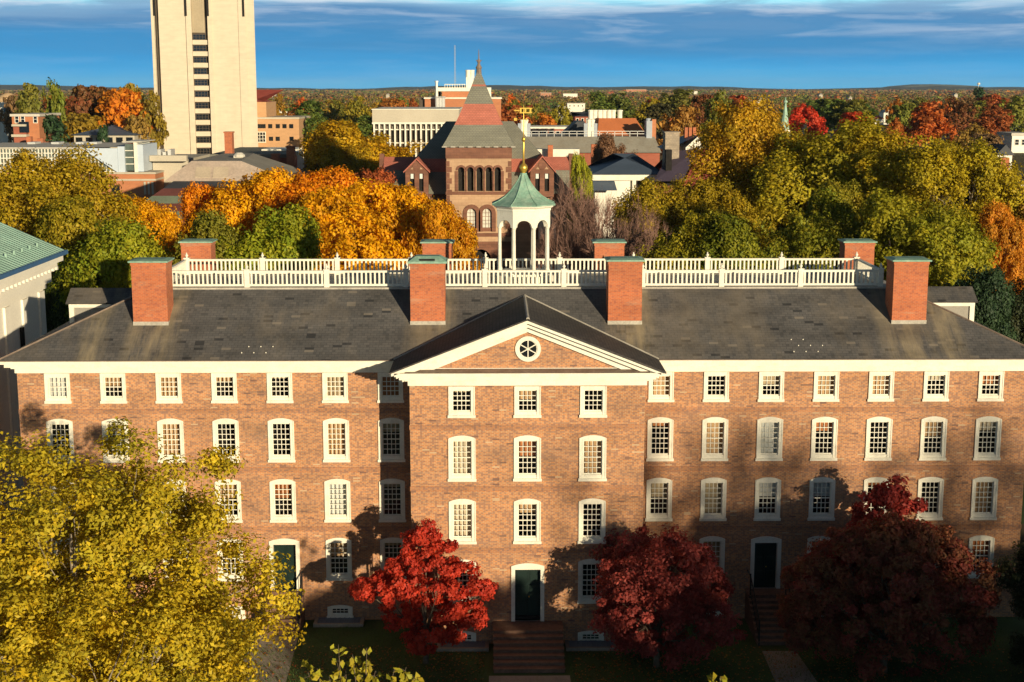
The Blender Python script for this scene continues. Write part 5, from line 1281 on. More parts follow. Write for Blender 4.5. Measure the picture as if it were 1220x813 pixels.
part(t, 'terracotta_roof', TERRA, lambda m: (m.face((xx(712, Y + 10), Y + 10, zz(162, Y + 10)), (xx(772, Y + 10), Y + 10, zz(162, Y + 10)), (xx(758, Y + 15), Y + 15, zz(141, Y + 15)), (xx(714, Y + 15), Y + 15, zz(141, Y + 15))), m.face((xx(772, Y + 10), Y + 10, zz(162, Y + 10)), (xx(772, Y + 10), Y + 25, zz(162, Y + 10)), (xx(758, Y + 15), Y + 22, zz(141, Y + 15)), (xx(758, Y + 15), Y + 15, zz(141, Y + 15))), m.face((xx(712, Y + 10), Y + 25, zz(162, Y + 10)), (xx(712, Y + 10), Y + 10, zz(162, Y + 10)), (xx(714, Y + 15), Y + 15, zz(141, Y + 15)), (xx(714, Y + 15), Y + 22, zz(141, Y + 15)))))
for i, p in enumerate((704, 709, 715, 720, 726, 731, 739)): part(t, 'roof_stack', WHITE, lambda m: m.lathe([(.5, zz(141, Y + 20) - 1.5), (.5, zz(133, Y + 20)), (.62, zz(133, Y + 20) + .02), (.62, zz(131.5, Y + 20)), (.4, zz(131, Y + 20))], 10, (xx(p, Y + 20), Y + 20, 0)))
part(t, 'roof_monitor', WHITE, lambda m: (m.box(xx(640, Y - 6), xx(691, Y - 6), Y - 6, Y - 2, z - 2, zz(178, Y - 6)),))
part(t, 'chimney', CHIM_BRICK, lambda m: m.box(xx(653, Y - 7), xx(659, Y - 7), Y - 8, Y - 6.5, z - 3, zz(173, Y - 7))); part(t, 'chimney', CHIM_BRICK, lambda m: m.box(xx(705, Y - 7), xx(713, Y - 7), Y - 8, Y - 6.5, z - 5, zz(172, Y - 7)))
# brick row with white trim behind it
Y = 325.0; t, x0, x1, z = block('brick_row', 'low red brick row with white cornice behind the grey roofed range', 'building', 632, 690, 154, Y, 14, RED_BRICK)
part(t, 'cornice', WHITE, lambda m: m.box(x0 - .2, x1 + .2, Y - .2, Y + 14.2, z + .002, z + .5)); win_row(t, flat_window(1.0, 1.3, WHITE, 1, 2, .12), even(x0, x1, 8), Y, z - 1.7)
Y = 345.0; t, x0, x1, z = block('brick_house', 'small red brick house with dark roof beside the white roof stacks', 'house', 685, 703, 139, Y, 9, RED_BRICK); part(t, 'roof', DARKROOF, lambda m: hip(m, x0 - .3, x1 + .3, Y - .3, Y + 9.3, z, z + 1.0)); win_row(t, flat_window(.7, 1.1, WHITE, 1, 1, .1), even(x0, x1, 3), Y, z - 1.5)
# blue-grey roofed building with white cornice and stone chimney
Y = 192.0; t, x0, x1, z = block('blue_roofed_house', 'white corniced building under a blue grey hipped roof with a stone chimney', 'building', 709, 780, 206, Y, 15, CREAM)
zz = lambda py, yy=Y: at(750, py, yy).z; xx = lambda px, yy=Y: at(px, 100, yy).x
part(t, 'roof', BLUEROOF, lambda m: hip(m, x0 - .6, x1 + 1.5, Y - .8, Y + 15.5, z - .2, zz(183, Y + 7.5), 6.5)); part(t, 'cornice', WHITE, lambda m: m.box(x0 - .4, x1 + .4, Y - .5, Y - .002, z - 1.0, z - .25))
part(t, 'column', WHITE, lambda m: [m.box(xx(p) - .25, xx(p) + .25, Y - .45, Y - .1, 0, z - 1.01) for p in (757, 779)]); part(t, 'porch_opening', ROOM, lambda m: m.box(xx(759.5), xx(776.5), Y - .1, Y - .01, z - 4.5, z - 1.02))
part(t, 'lower_roof', BLUEROOF, lambda m: m.face((x0 - 1.2, Y - 2.5, z - 2.2), (xx(735), Y - 2.5, z - 2.2), (xx(733), Y - .01, z - .9), (x0 - .2, Y - .01, z - .9)))
STONEC = brickmat('rubble_stone', (0.40, 0.33, 0.25), (0.30, 0.25, 0.20), (0.25, 0.21, 0.17), .4, .25, .02, big=.2)
part(t, 'chimney', STONEC, lambda m: (m.box(xx(795), xx(812), Y + 1, Y + 4, 6, zz(159)), m.box(xx(794), xx(813), Y + .9, Y + 4.1, zz(159) + .001, zz(157.5)))); part(t, 'dark_flue', ROOM, lambda m: m.box(xx(793), xx(800), Y - 2, Y - .5, 5, zz(178)))
# steep red roof to its right
Y = 188.0; t = thing('red_roofed_hall', 'steep red and purple roofed hall half hidden by olive trees', 'building', (xx(845, Y), Y + 8, 0))
zz = lambda py, yy=Y: at(830, py, yy).z; xx = lambda px, yy=Y: at(px, 100, yy).x
part(t, 'wall', ORANGE_BRICK, lambda m: m.prism([(xx(782), 0), (xx(905), 0), (xx(905), zz(225)), (xx(782), zz(222))], Y + .5, Y + 14))
part(t, 'roof', [vary('purple_slate', (0.07, 0.055, 0.085), .6, .2, .5, 5), REDROOF], lambda m: (m.face((xx(780), Y - .2, zz(216)), (xx(815), Y - .2, zz(216)), (xx(836, Y + 7), Y + 7, zz(176, Y + 7)), (xx(800, Y + 7), Y + 7, zz(182, Y + 7))), setattr(m, 'mi', 1), m.face((xx(815), Y - .2, zz(222)), (xx(905), Y - .2, zz(222)), (xx(905, Y + 7), Y + 7, zz(178, Y + 7)), (xx(836, Y + 7), Y + 7, zz(178, Y + 7))), m.face((xx(905), Y + 14.2, zz(222)), (xx(780), Y + 14.2, zz(222)), (xx(800, Y + 7), Y + 7, zz(180, Y + 7)), (xx(905, Y + 7), Y + 7, zz(178, Y + 7)))))
Y = 235.0; t, x0, x1, z = block('gabled_house', 'white gabled house with three brick chimney pots above the olive trees', 'house', 817, 838, 176, Y, 12, CREAM)
zz = lambda py, yy=Y: at(830, py, yy).z; xx = lambda px, yy=Y: at(px, 100, yy).x
part(t, 'gable', WHITE, lambda m: m.prism([(x0, z + .002), (x1, z + .002), ((x0 + x1) / 2 + .5, zz(163))], Y, Y + 12)); part(t, 'roof', BLUEROOF, lambda m: m.add([(x0 - 3.4, Y - .3, z - .4), ((x0 + x1) / 2 + .5, Y - .3, zz(162)), ((x0 + x1) / 2 + .5, Y + 12.3, zz(162)), (x0 - 3.4, Y + 12.3, z - .4)], [(0, 1, 2, 3)]))
for p in (824, 829, 834): part(t, 'chimney', CHIM_BRICK, lambda m: m.box(xx(p - 2), xx(p + 1.6), Y + 5, Y + 6.2, z, zz(153)))
# red house at the right edge
Y = 178.0; t, x0, x1, z = block('red_house', 'red walled house with grey roof and brick chimney at the right edge', 'house', 1188, 1235, 219, Y, 14, REDROOF)
zz = lambda py, yy=Y: at(1205, py, yy).z; xx = lambda px, yy=Y: at(px, 100, yy).x
part(t, 'roof', GREYROOF, lambda m: hip(m, x0 - .6, x1 + .6, Y - .6, Y + 14.6, z + .01, zz(207, Y + 7))); part(t, 'chimney', CHIM_BRICK, lambda m: m.box(xx(1212), xx(1222), Y + 4, Y + 6, z - 2, zz(190))); part(t, 'trim', WHITE, lambda m: m.box(x0 - .2, x1, Y - .08, Y - .002, z - .35, z - .1))
win_row(t, flat_window(.9, 1.5, WHITE, 2, 2, .1), even(x0, x1, 3), Y, z - 2.6)

# glass roofed arts building at the left
Y = 222.0
zz = lambda py, yy=Y: at(100, py, yy).z; xx = lambda px, yy=Y: at(px, 200, yy).x
t = thing('glass_roofed_building', 'brick building with long glazed gallery and pale blue gable panels at the left', 'building', (xx(90), Y + 15, 0))
part(t, 'wall', ORANGE_BRICK, lambda m: m.box(xx(-40), xx(184), Y + .3, Y + 30, -.3, zz(206)))
part(t, 'stone_band', CONC2, lambda m: [m.box(xx(100), xx(185), Y + .1, Y + 30.1, zz(p + 2.2), zz(p)) for p in (205.5, 213.5)] + [m.box(xx(170 + 4.6 * i), xx(172.4 + 4.6 * i), Y + .15, Y + .29, zz(232), zz(217)) for i in range(3)])
part(t, 'low_roof', VERDIG, lambda m: m.add([(xx(136), Y - 3, zz(244)), (xx(160), Y - 3, zz(243)), (xx(160), Y + .28, zz(235)), (xx(136), Y + .28, zz(235))], [(0, 1, 2, 3)]))
win_row(t, flat_window(xx(141) - xx(131), zz(221) - zz(231), ROOM, 2, 2, .12), [xx(136)], Y + .3, zz(231))
GG = vary('gallery_glass', (0.10, 0.13, 0.12), .15, .3, .4, 2, spec=.6)
gl = part(t, 'gallery_glass', GG, lambda m: (m.box(xx(-40), xx(98), Y + 1.2, Y + 16, zz(206), zz(177.5)), m.prism([(xx(98) + .01, zz(206)), (xx(138), zz(206)), (xx(98) + .01, zz(178))], Y + 1.2, Y + 10)))
def f(m):
    n = 36
    for i in range(n + 1): x = xx(-40) + (xx(98) - xx(-40)) * i / n; m.box(x - .07, x + .07, Y + .95, Y + 1.19, zz(206), zz(177.5))
    for p in (177.5, 183, 189, 195, 201): m.box(xx(-40), xx(98), Y + .9, Y + 1.18, zz(p) - .08, zz(p) + .06)
    for i in range(1, 9):
        x = xx(98) + (xx(138) - xx(98)) * i / 9; m.box(x - .06, x + .06, Y + .95, Y + 1.19, zz(206), zz(206) + (zz(178) - zz(206)) * (1 - i / 9))
    m.box(xx(98), xx(138), Y + .94, Y + 1.18, zz(206), zz(204.5))
part(t, 'gallery_mullions', WHITE, f)
part(t, 'gallery_roof', PALEROOF, lambda m: (m.box(xx(-42), xx(100), Y + .6, Y + 18, zz(177.3), zz(176)), m.add([(xx(-42), Y + .7, zz(176)), (xx(140), Y + .7, zz(176)), (xx(140), Y + 18, zz(170, Y + 18)), (xx(-42), Y + 18, zz(170, Y + 18))], [(0, 1, 2, 3)])))
part(t, 'roof_glazing', STEEL, lambda m: [m.box(xx(p - 5, Y + 14), xx(p + 4, Y + 14), Y + 12, Y + 15, zz(174, Y + 14), zz(169, Y + 14)) for p in (44, 72, 101, 117)])
part(t, 'blue_panel', BLUEPANEL, lambda m: (m.prism([(xx(138.5), zz(205.5)), (xx(98.5), zz(178)), (xx(98.5), zz(177)), (xx(140), zz(177)), (xx(140), zz(205.5))][::1], Y + .4, Y + .9), m.box(xx(140.2), xx(148), Y + .5, Y + 12, zz(205.5), zz(175))))
part(t, 'stair_glass', GG, lambda m: m.box(xx(148.2), xx(159), Y + 1, Y + 8, zz(204), zz(172)))
part(t, 'stair_frame', WHITE, lambda m: (m.box(xx(159) + .01, xx(163), Y + .6, Y + 9, zz(205.5), zz(170)), m.box(xx(146), xx(170), Y + .3, Y + 9.2, zz(172.2) + .4, zz(169.8)), [m.box(xx(148.2), xx(159), Y + .8, Y + .99, zz(p) - .06, zz(p) + .06) for p in (180, 188, 196)]))
part(t, 'white_end_panel', BLUEPANEL, lambda m: m.box(xx(163) + .01, xx(170), Y + .7, Y + 10, zz(205), zz(173)))
part(t, 'terrace_wall', CONC2, lambda m: (m.box(xx(171), xx(214), Y + 6, Y + 24, 4, zz(190, Y + 6)), m.box(xx(171), xx(216), Y + 4, Y + 5, zz(194), zz(187))))
part(t, 'roof_plant', STEEL, lambda m: [m.box(xx(172 + 6 * i, Y + 12), xx(176 + 6 * i, Y + 12), Y + 11, Y + 14, zz(190, Y + 6), zz(181 - (i % 2) * 3, Y + 12)) for i in range(6)])
# other small houses on the left
Y = 296.0; t, x0, x1, z = block('brick_villa', 'red brick villa with pale trim and twin wings at the far left', 'house', 14, 46, 139, Y, 14, ORANGE_BRICK)
zz = lambda py, yy=Y: at(30, py, yy).z; xx = lambda px, yy=Y: at(px, 140, yy).x
part(t, 'roof', PALEROOF, lambda m: m.box(x0 - .3, x1 + .3, Y - .3, Y + 14.3, z + .002, z + .5)); part(t, 'porch_roof', CONC2, lambda m: m.box(xx(17), xx(34), Y - 2, Y - .01, zz(150.5), zz(148))); part(t, 'porch_floor', CONC2, lambda m: m.box(xx(16), xx(34), Y - 2, Y - .01, zz(163), zz(160))); part(t, 'porch_wall', RED_BRICK, lambda m: m.box(xx(18), xx(33), Y - 1.5, Y - .012, -.3, zz(150.6)))
win_row(t, flat_window(.9, 1.6, WHITE, 1, 2, .12), [xx(p) for p in (20, 27, 42)], Y - .0, zz(147)); win_row(t, flat_window(2.0, 2.2, ROOM, 1, 1, .1), [xx(31)], Y - 1.51, zz(158))
part(t, 'chimney', CHIM_BRICK, lambda m: m.box(xx(45), xx(50), Y - 8, Y - 6.5, 0, zz(163, Y - 8))); part(t, 'chimney', CHIM_BRICK, lambda m: m.box(xx(57), xx(64), Y - 8, Y - 6.5, 0, zz(165, Y - 8)))
Y = 370.0; t, x0, x1, z = block('cream_house', 'cream house with domed roof at the far left edge', 'house', -16, 10, 122, Y, 14, CREAM); part(t, 'roof', vary('dome_tan', (.55, .38, .22), .8, .1, .5, 4), lambda m: m.lathe([(2.9, 0), (2.7, .8), (2.0, 1.6), (1.0, 2.2), (0, 2.4)], 14, ((x0 + x1) / 2 + 1.5, Y + 4, z)), smooth=True); win_row(t, flat_window(.9, 1.5, WHITE, 1, 2, .1), even(x0, x1, 3), Y, z - 2.6)
Y = 306.0; t, x0, x1, z = block('shingled_house', 'low grey roofed house in shade among the trees left of the concrete tower', 'house', 88, 160, 161, Y, 14, CONC2); part(t, 'roof', BLUEROOF, lambda m: hip(m, x0 - .6, x1 + .6, Y - .8, Y + 14.6, z, z + 1.9)); win_row(t, flat_window(1.4, 1.8, ROOM, 1, 2, .1), even(x0, x1, 6), Y, z - 2.3)
Y = 338.0; t, x0, x1, z = block('dark_block', 'dark block at the left foot of the concrete tower', 'building', 172, 186, 138, Y, 16, vary('dark_stone', (.12, .10, .09), .9, .15, .4, 3)); part(t, 'upper_storey', GREYROOF, lambda m: m.box(x0 + .2, x1, Y + 2, Y + 15, z, at(180, 126, Y).z)); win_row(t, flat_window(.9, 1.2, ROOM, 1, 1, .1), even(x0, x1, 2), Y, z - 3)  # walls in one dark stone tone
# houses and blocks out in the town
OPEN = []                                                      # where they stand, so that the town's trees leave them in view
def town(label, px0, px1, ytop, Y, d, wall, roofm, kind='hip', rise=2.2, group=None, win=0, cat='house', name='house'):
    if Y > 380: Y = 17.0 * F_PX / (ytop - 100.5) if ytop > 104 else Y
    OPEN.append((px0 - 2, px1 + 2, Y))
    t, x0, x1, z = block(name, label, cat, px0, px1, ytop, Y, d, wall, group)
    if kind == 'hip': part(t, 'roof', roofm, lambda m: hip(m, x0 - .5, x1 + .5, Y - .5, Y + d + .5, z + .01, z + rise))
    elif kind == 'gable':
        c = (x0 + x1) / 2
        part(t, 'roof', roofm, lambda m: m.add([(x0 - .4, Y - .4, z), (c, Y - .4, z + rise), (c, Y + d + .4, z + rise), (x0 - .4, Y + d + .4, z), (x1 + .4, Y - .4, z), (x1 + .4, Y + d + .4, z)], [(0, 1, 2, 3), (1, 4, 5, 2), (0, 4, 1), (3, 2, 5)]))
    else: part(t, 'parapet', roofm, lambda m: m.box(x0 - .3, x1 + .3, Y - .3, Y + d + .3, z + .01, z + .7))
    if win:
        k = max(2, int((x1 - x0) / 3.2)); fm = flat_window(1.2, 1.6, WHITE, 1, 2, .14)
        for j in range(win): win_row(t, fm, even(x0 + .4, x1 - .4, min(k, 9)), Y, z - 2.4 - 3.1 * j)
    return t
town('house with steep red roof and white gable between the autumn trees', 402, 424, 148, 400, 13, WHITE, REDROOF, 'hip', 4.0, win=1)
town('small white house with dark roof right of the steep red roofed house', 424, 434, 141, 420, 9, WHITE, DARKROOF, 'gable', 2.0, win=1)
town('white house low between trees just right of the concrete tower', 333, 346, 133, 520, 10, WHITE, PALEROOF, 'flat')
town('white house with pale roof left of the steep red roofed house', 378, 390, 137, 500, 10, WHITE, PALEROOF, 'gable', 1.5)
town('row of white town houses under the horizon right of the weather vane', 676, 697, 124, 620, 12, WHITE, PALEROOF, 'flat', win=1)
town('white town house left of the white row right of the weather vane', 664, 674, 127, 600, 10, WHITE, GREYROOF, 'gable', 1.6)
town('broad brick apartment block standing on the horizon right of centre', 746, 770, 107, 1700, 20, ORANGE_BRICK, CONC2, 'flat', win=3, cat='building', name='apartment_block')
town('pale brick block on the horizon above the weather vane', 644, 657, 111, 1500, 18, ORANGE_BRICK, CONC2, 'flat', win=2, cat='building', name='apartment_block')
town('white block on the horizon above the tallest olive tree', 820, 831, 109, 1600, 18, WHITE, CONC2, 'flat', win=2, cat='building', name='apartment_block')
town('long white low building on the horizon between the brick blocks', 671, 688, 112, 1600, 18, WHITE, CONC2, 'flat', cat='building', name='warehouse')
town('white house with a gable among red trees right of the green spire', 1053, 1064, 135, 520, 10, WHITE, PALEROOF, 'gable', 2.0, win=1)
town('pale house with brick chimney low among trees right of the green spire', 1040, 1053, 142, 500, 10, CREAM, REDROOF, 'gable', 1.6)
town('white house in dark trees near the horizon left of the green spire', 884, 905, 121, 700, 12, WHITE, PALEROOF, 'hip', 1.8)
town('wide white flat roofed house at the right edge', 1200, 1222, 150, 400, 12, WHITE, PALEROOF, 'flat', win=1)
town('white flat roofed house below the wide one at the right edge', 1206, 1226, 162, 360, 10, CREAM, PALEROOF, 'flat', win=1)
town('small white house in front of the red trees at right', 1123, 1130, 146, 440, 8, WHITE, WHITE, 'flat')
town('dark roofed house with brick chimney near the right edge', 1188, 1206, 185, 300, 10, WHITE, DARKROOF, 'gable', 2.2, win=1)
town('small pale house left of the dark roofed house near the right edge', 1178, 1187, 183, 310, 8, CREAM, PALEROOF, 'gable', 1.5)
for i, (p, yy) in enumerate(((1013, 116), (905, 117), (978, 112.5), (1139, 112), (326, 111), (462, 112.5))):
    town(f'tiny pale house far out on the plain', p - 2, p + 2.2, yy + .8, 1500 + 120 * (i % 4), 14, CONC2, GREYROOF, 'gable', 2.5, group='tiny pale houses far out on the plain')
# church spire, water tower, mast
Y = 335.0; xs_ = at(936, 120, Y).x; t = thing('church_spire', 'slim pale green church spire rising above the olive trees', 'spire', (xs_, Y, 0))
zz = lambda py: at(936, py, Y).z
part(t, 'belfry', CREAM, lambda m: m.box(xs_ - 1.1, xs_ + 1.1, Y - 1.1, Y + 1.1, 0, zz(155))); part(t, 'spire', VERDIG, lambda m: m.lathe([(1.1, zz(155) + .01), (.55, zz(136)), (.2, zz(124)), (.08, zz(120))], 8, (xs_, Y, 0), math.pi / 8)); part(t, 'finial', VERDIG, lambda m: (m.lathe([(.1, zz(124)), (.5, zz(122)), (.5, zz(121)), (.1, zz(119)), (.05, zz(116))], 8, (xs_, Y, 0))))
Y = 5200.0; xs_ = at(1166, 100, Y).x; t = thing('water_tower', 'white water tower standing on the far horizon at right', 'tower', (xs_, Y, 0)); zz = lambda py: at(1166, py, Y).z
part(t, 'tank', WHITE, lambda m: m.lathe([(1, zz(101.5)), (5, zz(101)), (5.6, zz(100)), (4.5, zz(99)), (1, zz(98.6))], 14, (xs_, Y, 0))); part(t, 'shaft', WHITE, lambda m: m.lathe([(1.6, 0), (1.1, zz(101.5))], 8, (xs_, Y, 0)))
# ================================================================== TREES BEHIND THE HALL
mid_a = proto(201, 12, 19.5, 6.0, 22, .34, 620, 140, 0.20, 0.85, r=.34, twigs=12, flat=.85, shell=(.68, 1.14))
mid_b = proto(202, 9.5, 16.5, 5.0, 18, .36, 520, 150, 0.18, 0.72, r=.28, twigs=12, flat=.85, shell=(.82, 1.07))
mid_c = proto(203, 11, 14.5, 5.0, 20, .36, 560, 150, 0.165, 0.60, r=.22, twigs=10, flat=.85, shell=(.86, 1.06))
mid_d = proto(204, 12, 21, 6.5, 26, .27, 600, 130, 0.20, 0.85, r=.36, bark=PALEBARK, twigs=18, flat=.8, shell=(.66, 1.16))
Q = lambda *a, **k: px_tree(*a, **k)
Q(mid_a, 'elm_tree', 'large brownish olive tree at the left edge behind the white temple', -5, 205, 118, 170, OLIVE, rz=0.3)
Q(mid_d, 'elm_tree', 'tall olive brown tree in front of the glass roofed building', 58, 185, 116, 170, OLIVE, rz=1.1)
Q(mid_b, 'elm_tree', 'olive tree leaning over the temple roof just left of the small orange tree', 122, 240, 107, 140, ((.25, .23, .014), (.32, .23, .014)), rz=2.0)
Q(mid_b, 'elm_tree', 'bushy green gold tree above the left end dormer', 140, 266, 97, 150, GRNY, rz=3.1)
Q(mid_c, 'maple_tree', 'small golden orange maple in front of the banded roof', 170, 239, 122, 120, GOLDL, rz=0.4)
Q(mid_c, 'maple_tree', 'orange maple left of the hipped grey roof, its side thinning to rust', 248, 224, 126, 110, ORANGE, rz=1.5)
Q(mid_c, 'maple_tree', 'bright orange maple in front of the hipped grey roof', 312, 207, 122, 160, GOLDL, rz=2.8)
Q(mid_c, 'maple_tree', 'deep orange maple in the middle of the orange row', 372, 208, 121, 170, ORANGE, rz=4.0)
Q(mid_c, 'maple_tree', 'golden maple standing out in front of the orange row', 395, 232, 108, 190, GOLDL, rz=5.2)
Q(mid_c, 'maple_tree', 'orange gold maple before the left wing of the sandstone hall', 468, 222, 113, 185, GOLDL, rz=0.9)
Q(mid_c, 'maple_tree', 'low golden maple whose edge meets the pointed tower door', 522, 246, 106, 110, ((.53, .29, .008), (.50, .20, .008)), rz=2.2)
Q(mid_c, 'maple_tree', 'thin rusty maple between the orange row and the sandstone hall', 432, 207, 134, 130, RUST, rz=3.2)
Q(mid_b, 'linden_tree', 'yellow green tree behind the balustrade left of centre', 298, 253, 97, 150, GRNY, rz=4.4)
Q(mid_b, 'linden_tree', 'smaller green tree beside the back chimney at left', 228, 262, 95, 120, ((.17, .17, .02), (.23, .2, .02)), rz=5.4)
Q(mid_b, 'elm_tree', 'big yellow tree left of the sandstone hall', 436, 148, 200, 140, ((.43, .28, .008), (.31, .24, .01)), rz=1.9)
Q(mid_b, 'elm_tree', 'dark lower yellow tree tucked beside the sandstone hall', 420, 178, 190, 86, ((.30, .21, .01), (.2, .17, .012)), rz=0.2)
Q(mid_c, 'shrub_tree', 'bright lime tree at the right end of the sandstone hall', 692, 188, 150, 36, LIME, rz=0.7)
Q(mid_b, 'elm_tree', 'small tawny tree in front of the long grey roof', 735, 163, 215, 52, BROWN, rz=1.7)
# the olive and green mass at the right
Q(mid_d, 'elm_tree', 'olive tree with pale limbs just right of the bare tree', 790, 218, 132, 120, ((.30, .235, .010), (.21, .20, .012)), rz=0.5)
Q(mid_d, 'elm_tree', 'great olive tree tallest of the mass at right', 904, 125, 142, 138, OLIVE, rz=1.3)
Q(mid_a, 'elm_tree', 'broad golden olive tree second in height at right', 998, 148, 136, 180, ((.285, .25, .010), (.21, .22, .014)), rz=2.6)
Q(mid_a, 'elm_tree', 'olive tree right of the two tallest, its crown spreading', 1080, 160, 130, 170, ((.24, .235, .012), (.31, .245, .010)), rz=4.7)
Q(mid_d, 'elm_tree', 'yellowish tree near the right edge below the red walled house', 1142, 172, 124, 150, ((.31, .265, .010), (.25, .24, .012)), rz=3.6)
Q(mid_b, 'elm_tree', 'olive tree behind the front chimney right of centre', 866, 220, 130, 105, ((.215, .20, .012), (.29, .225, .010)), rz=0.1)
Q(mid_b, 'linden_tree', 'bright green tree low in the mass at right', 880, 262, 100, 120, ((.095, .145, .012), (.19, .20, .012)), rz=2.3)
Q(mid_b, 'linden_tree', 'green yellow tree behind the balustrade right of centre', 812, 258, 101, 112, ((.23, .215, .010), (.16, .18, .012)), rz=3.9)
Q(mid_b, 'linden_tree', 'leafy green tree left of the back chimney at right', 962, 232, 108, 120, ((.12, .165, .012), (.23, .215, .012)), rz=4.9)
Q(mid_a, 'linden_tree', 'yellow green tree above the right end dormer', 1088, 236, 104, 170, ((.17, .205, .012), (.25, .24, .012)), rz=5.5)
Q(mid_b, 'linden_tree', 'dull green tree behind the back chimney at right', 1030, 222, 112, 110, ((.14, .165, .014), (.25, .22, .014)), rz=0.8)
Q(mid_c, 'maple_tree', 'orange gold maple at the right edge over the shaded garden', 1188, 246, 110, 90, ((.44, .20, .012), (.33, .19, .016)), rz=1.6)
Q(mid_b, 'linden_tree', 'olive tree filling the right edge beyond the garden', 1222, 232, 122, 100, ((.22, .16, .02), (.27, .18, .02)), rz=2.9)
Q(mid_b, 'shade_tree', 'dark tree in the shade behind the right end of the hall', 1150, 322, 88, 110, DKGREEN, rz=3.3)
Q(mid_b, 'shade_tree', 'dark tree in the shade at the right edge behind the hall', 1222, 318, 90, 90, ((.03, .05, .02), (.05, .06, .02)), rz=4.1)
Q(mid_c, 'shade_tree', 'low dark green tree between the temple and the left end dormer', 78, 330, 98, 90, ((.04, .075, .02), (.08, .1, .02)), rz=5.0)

for i, (x, y, w, h, c) in enumerate(((58, 132, 13, 19, OLIVE), (70, 150, 12, 18, GRNY), (64, 118, 11, 15, GOLDL), (84, 138, 13, 18, OLIVE), (78, 165, 13, 19, YEL), (-62, 128, 13, 19, OLIVE), (-76, 140, 12, 18, GOLDL), (-58, 106, 11, 16, GRNY))):
    plant(mid_a if i % 2 else mid_b, 'elm_tree', 'tree of the green standing out past the ends of the hall', x, y, w, h, *c, group='trees past the ends of the hall', rz=i * 1.1, gain=1.4)
# the bare tree right of the cupola: trunk, limbs and a haze of fine purple brown twigs
def bare_tree(name, label, x, y, w, h, seed, n_tw=9000, tw=.035, mat=TWIG, base=.28):
    t = thing(name, label, 'tree', (x, y, 0)); rg = random.Random(seed); m = MB()
    segs = []
    def grow(p, d, L, r, lvl):
        k = 3; pts = [p]; q = p.copy(); dd = d.copy()
        for i in range(k):
            dd = (dd + Vector((rg.uniform(-.22, .22), rg.uniform(-.22, .22), rg.uniform(-.06, .16)))).normalized(); q = q + dd * L / k; pts.append(q.copy())
        m.tube(pts, [r, r * .85, r * .7, r * .5], 6 if lvl < 2 else 4, cap=False)
        if lvl >= 2: segs.append((pts[1], pts[-1]))
        if lvl < 4:
            for _ in range(rg.choice((3, 4)) if lvl < 3 else 3):
                u = rg.uniform(.35, 1); b = pts[0].lerp(pts[-1], u)
                a = rg.uniform(0, 6.28); sp = rg.uniform(.55, 1.05)
                perp = dd.orthogonal().normalized(); perp.rotate(Matrix.Rotation(a, 3, dd))
                nd = (dd * math.cos(sp) + perp * math.sin(sp)); nd.z += .10
                grow(b, nd.normalized(), L * rg.uniform(.55, .78), r * .5, lvl + 1)
    hh = h * base
    m.tube([(0, 0, -.2), (0, 0, hh)], [h * .022, h * .017], 8)
    for a in range(5):
        an = a * 1.26 + rg.uniform(-.3, .3); grow(Vector((0, 0, hh * rg.uniform(.8, 1))), Vector((math.cos(an) * .75, math.sin(an) * .75, .9)).normalized(), h * .36, h * .012, 0)
    V = np.array(m.v); sx = w / max(1e-3, (V[:, 0].max() - V[:, 0].min())); szz = h / V[:, 2].max()
    rgn = np.random.default_rng(seed); A = np.array([tuple(a) for a, b in segs]); B = np.array([tuple(b) for a, b in segs])
    id_ = rgn.integers(len(segs), size=n_tw); u = rgn.random(n_tw)[:, None]
    P0 = A[id_] * (1 - u) + B[id_] * u; D = (B - A)[id_]; D /= np.linalg.norm(D, axis=1, keepdims=True)
    D = D * .8 + rgn.normal(size=(n_tw, 3)) * .55 + np.array([0, 0, .15]); L = rgn.uniform(.3, .9, n_tw)[:, None] * h / 14
    P1 = P0 + D * L; W = np.cross(D, rgn.normal(size=(n_tw, 3))); W /= np.linalg.norm(W, axis=1, keepdims=True); W *= tw
    base_ = len(m.v); tri = np.empty((n_tw, 3, 3)); tri[:, 0] = P0 - W * .5; tri[:, 1] = P0 + W * .5; tri[:, 2] = P1
    m.v += [tuple(p) for p in tri.reshape(-1, 3)]; m.f += [(base_ + 3 * i, base_ + 3 * i + 1, base_ + 3 * i + 2) for i in range(n_tw)]; m.m += [0] * n_tw
    m.v = [(v[0] * sx, v[1] * sx, v[2] * szz) for v in m.v]
    me = bpy.data.meshes.new('trunk'); me.from_pydata(m.v, [], m.f); me.materials.append(mat)
    o = bpy.data.objects.new('trunk', me); col.objects.link(o); o.parent = t
    return t
p = at(712, 216, 112); bare_tree('bare_tree', 'leafless purple brown tree right of the cupola', p.x, 112, 9.5, p.z, 31, 17000, .045)
p = at(752, 234, 118); bare_tree('bare_tree', 'smaller leafless tree behind the purple brown one', p.x, 118, 8.5, p.z, 32, 12000, .045)
# tall bare elms far behind the camera: their soft shadows lie on the right wing
bare_tree('bare_tree', 'tall leafless elm across the street that shadows the right wing', 70, -22, 19, 29, 33, 8000, .13)
bare_tree('bare_tree', 'second tall leafless elm across the street that shadows the right wing', 60, -30, 18, 28, 34, 8000, .13)

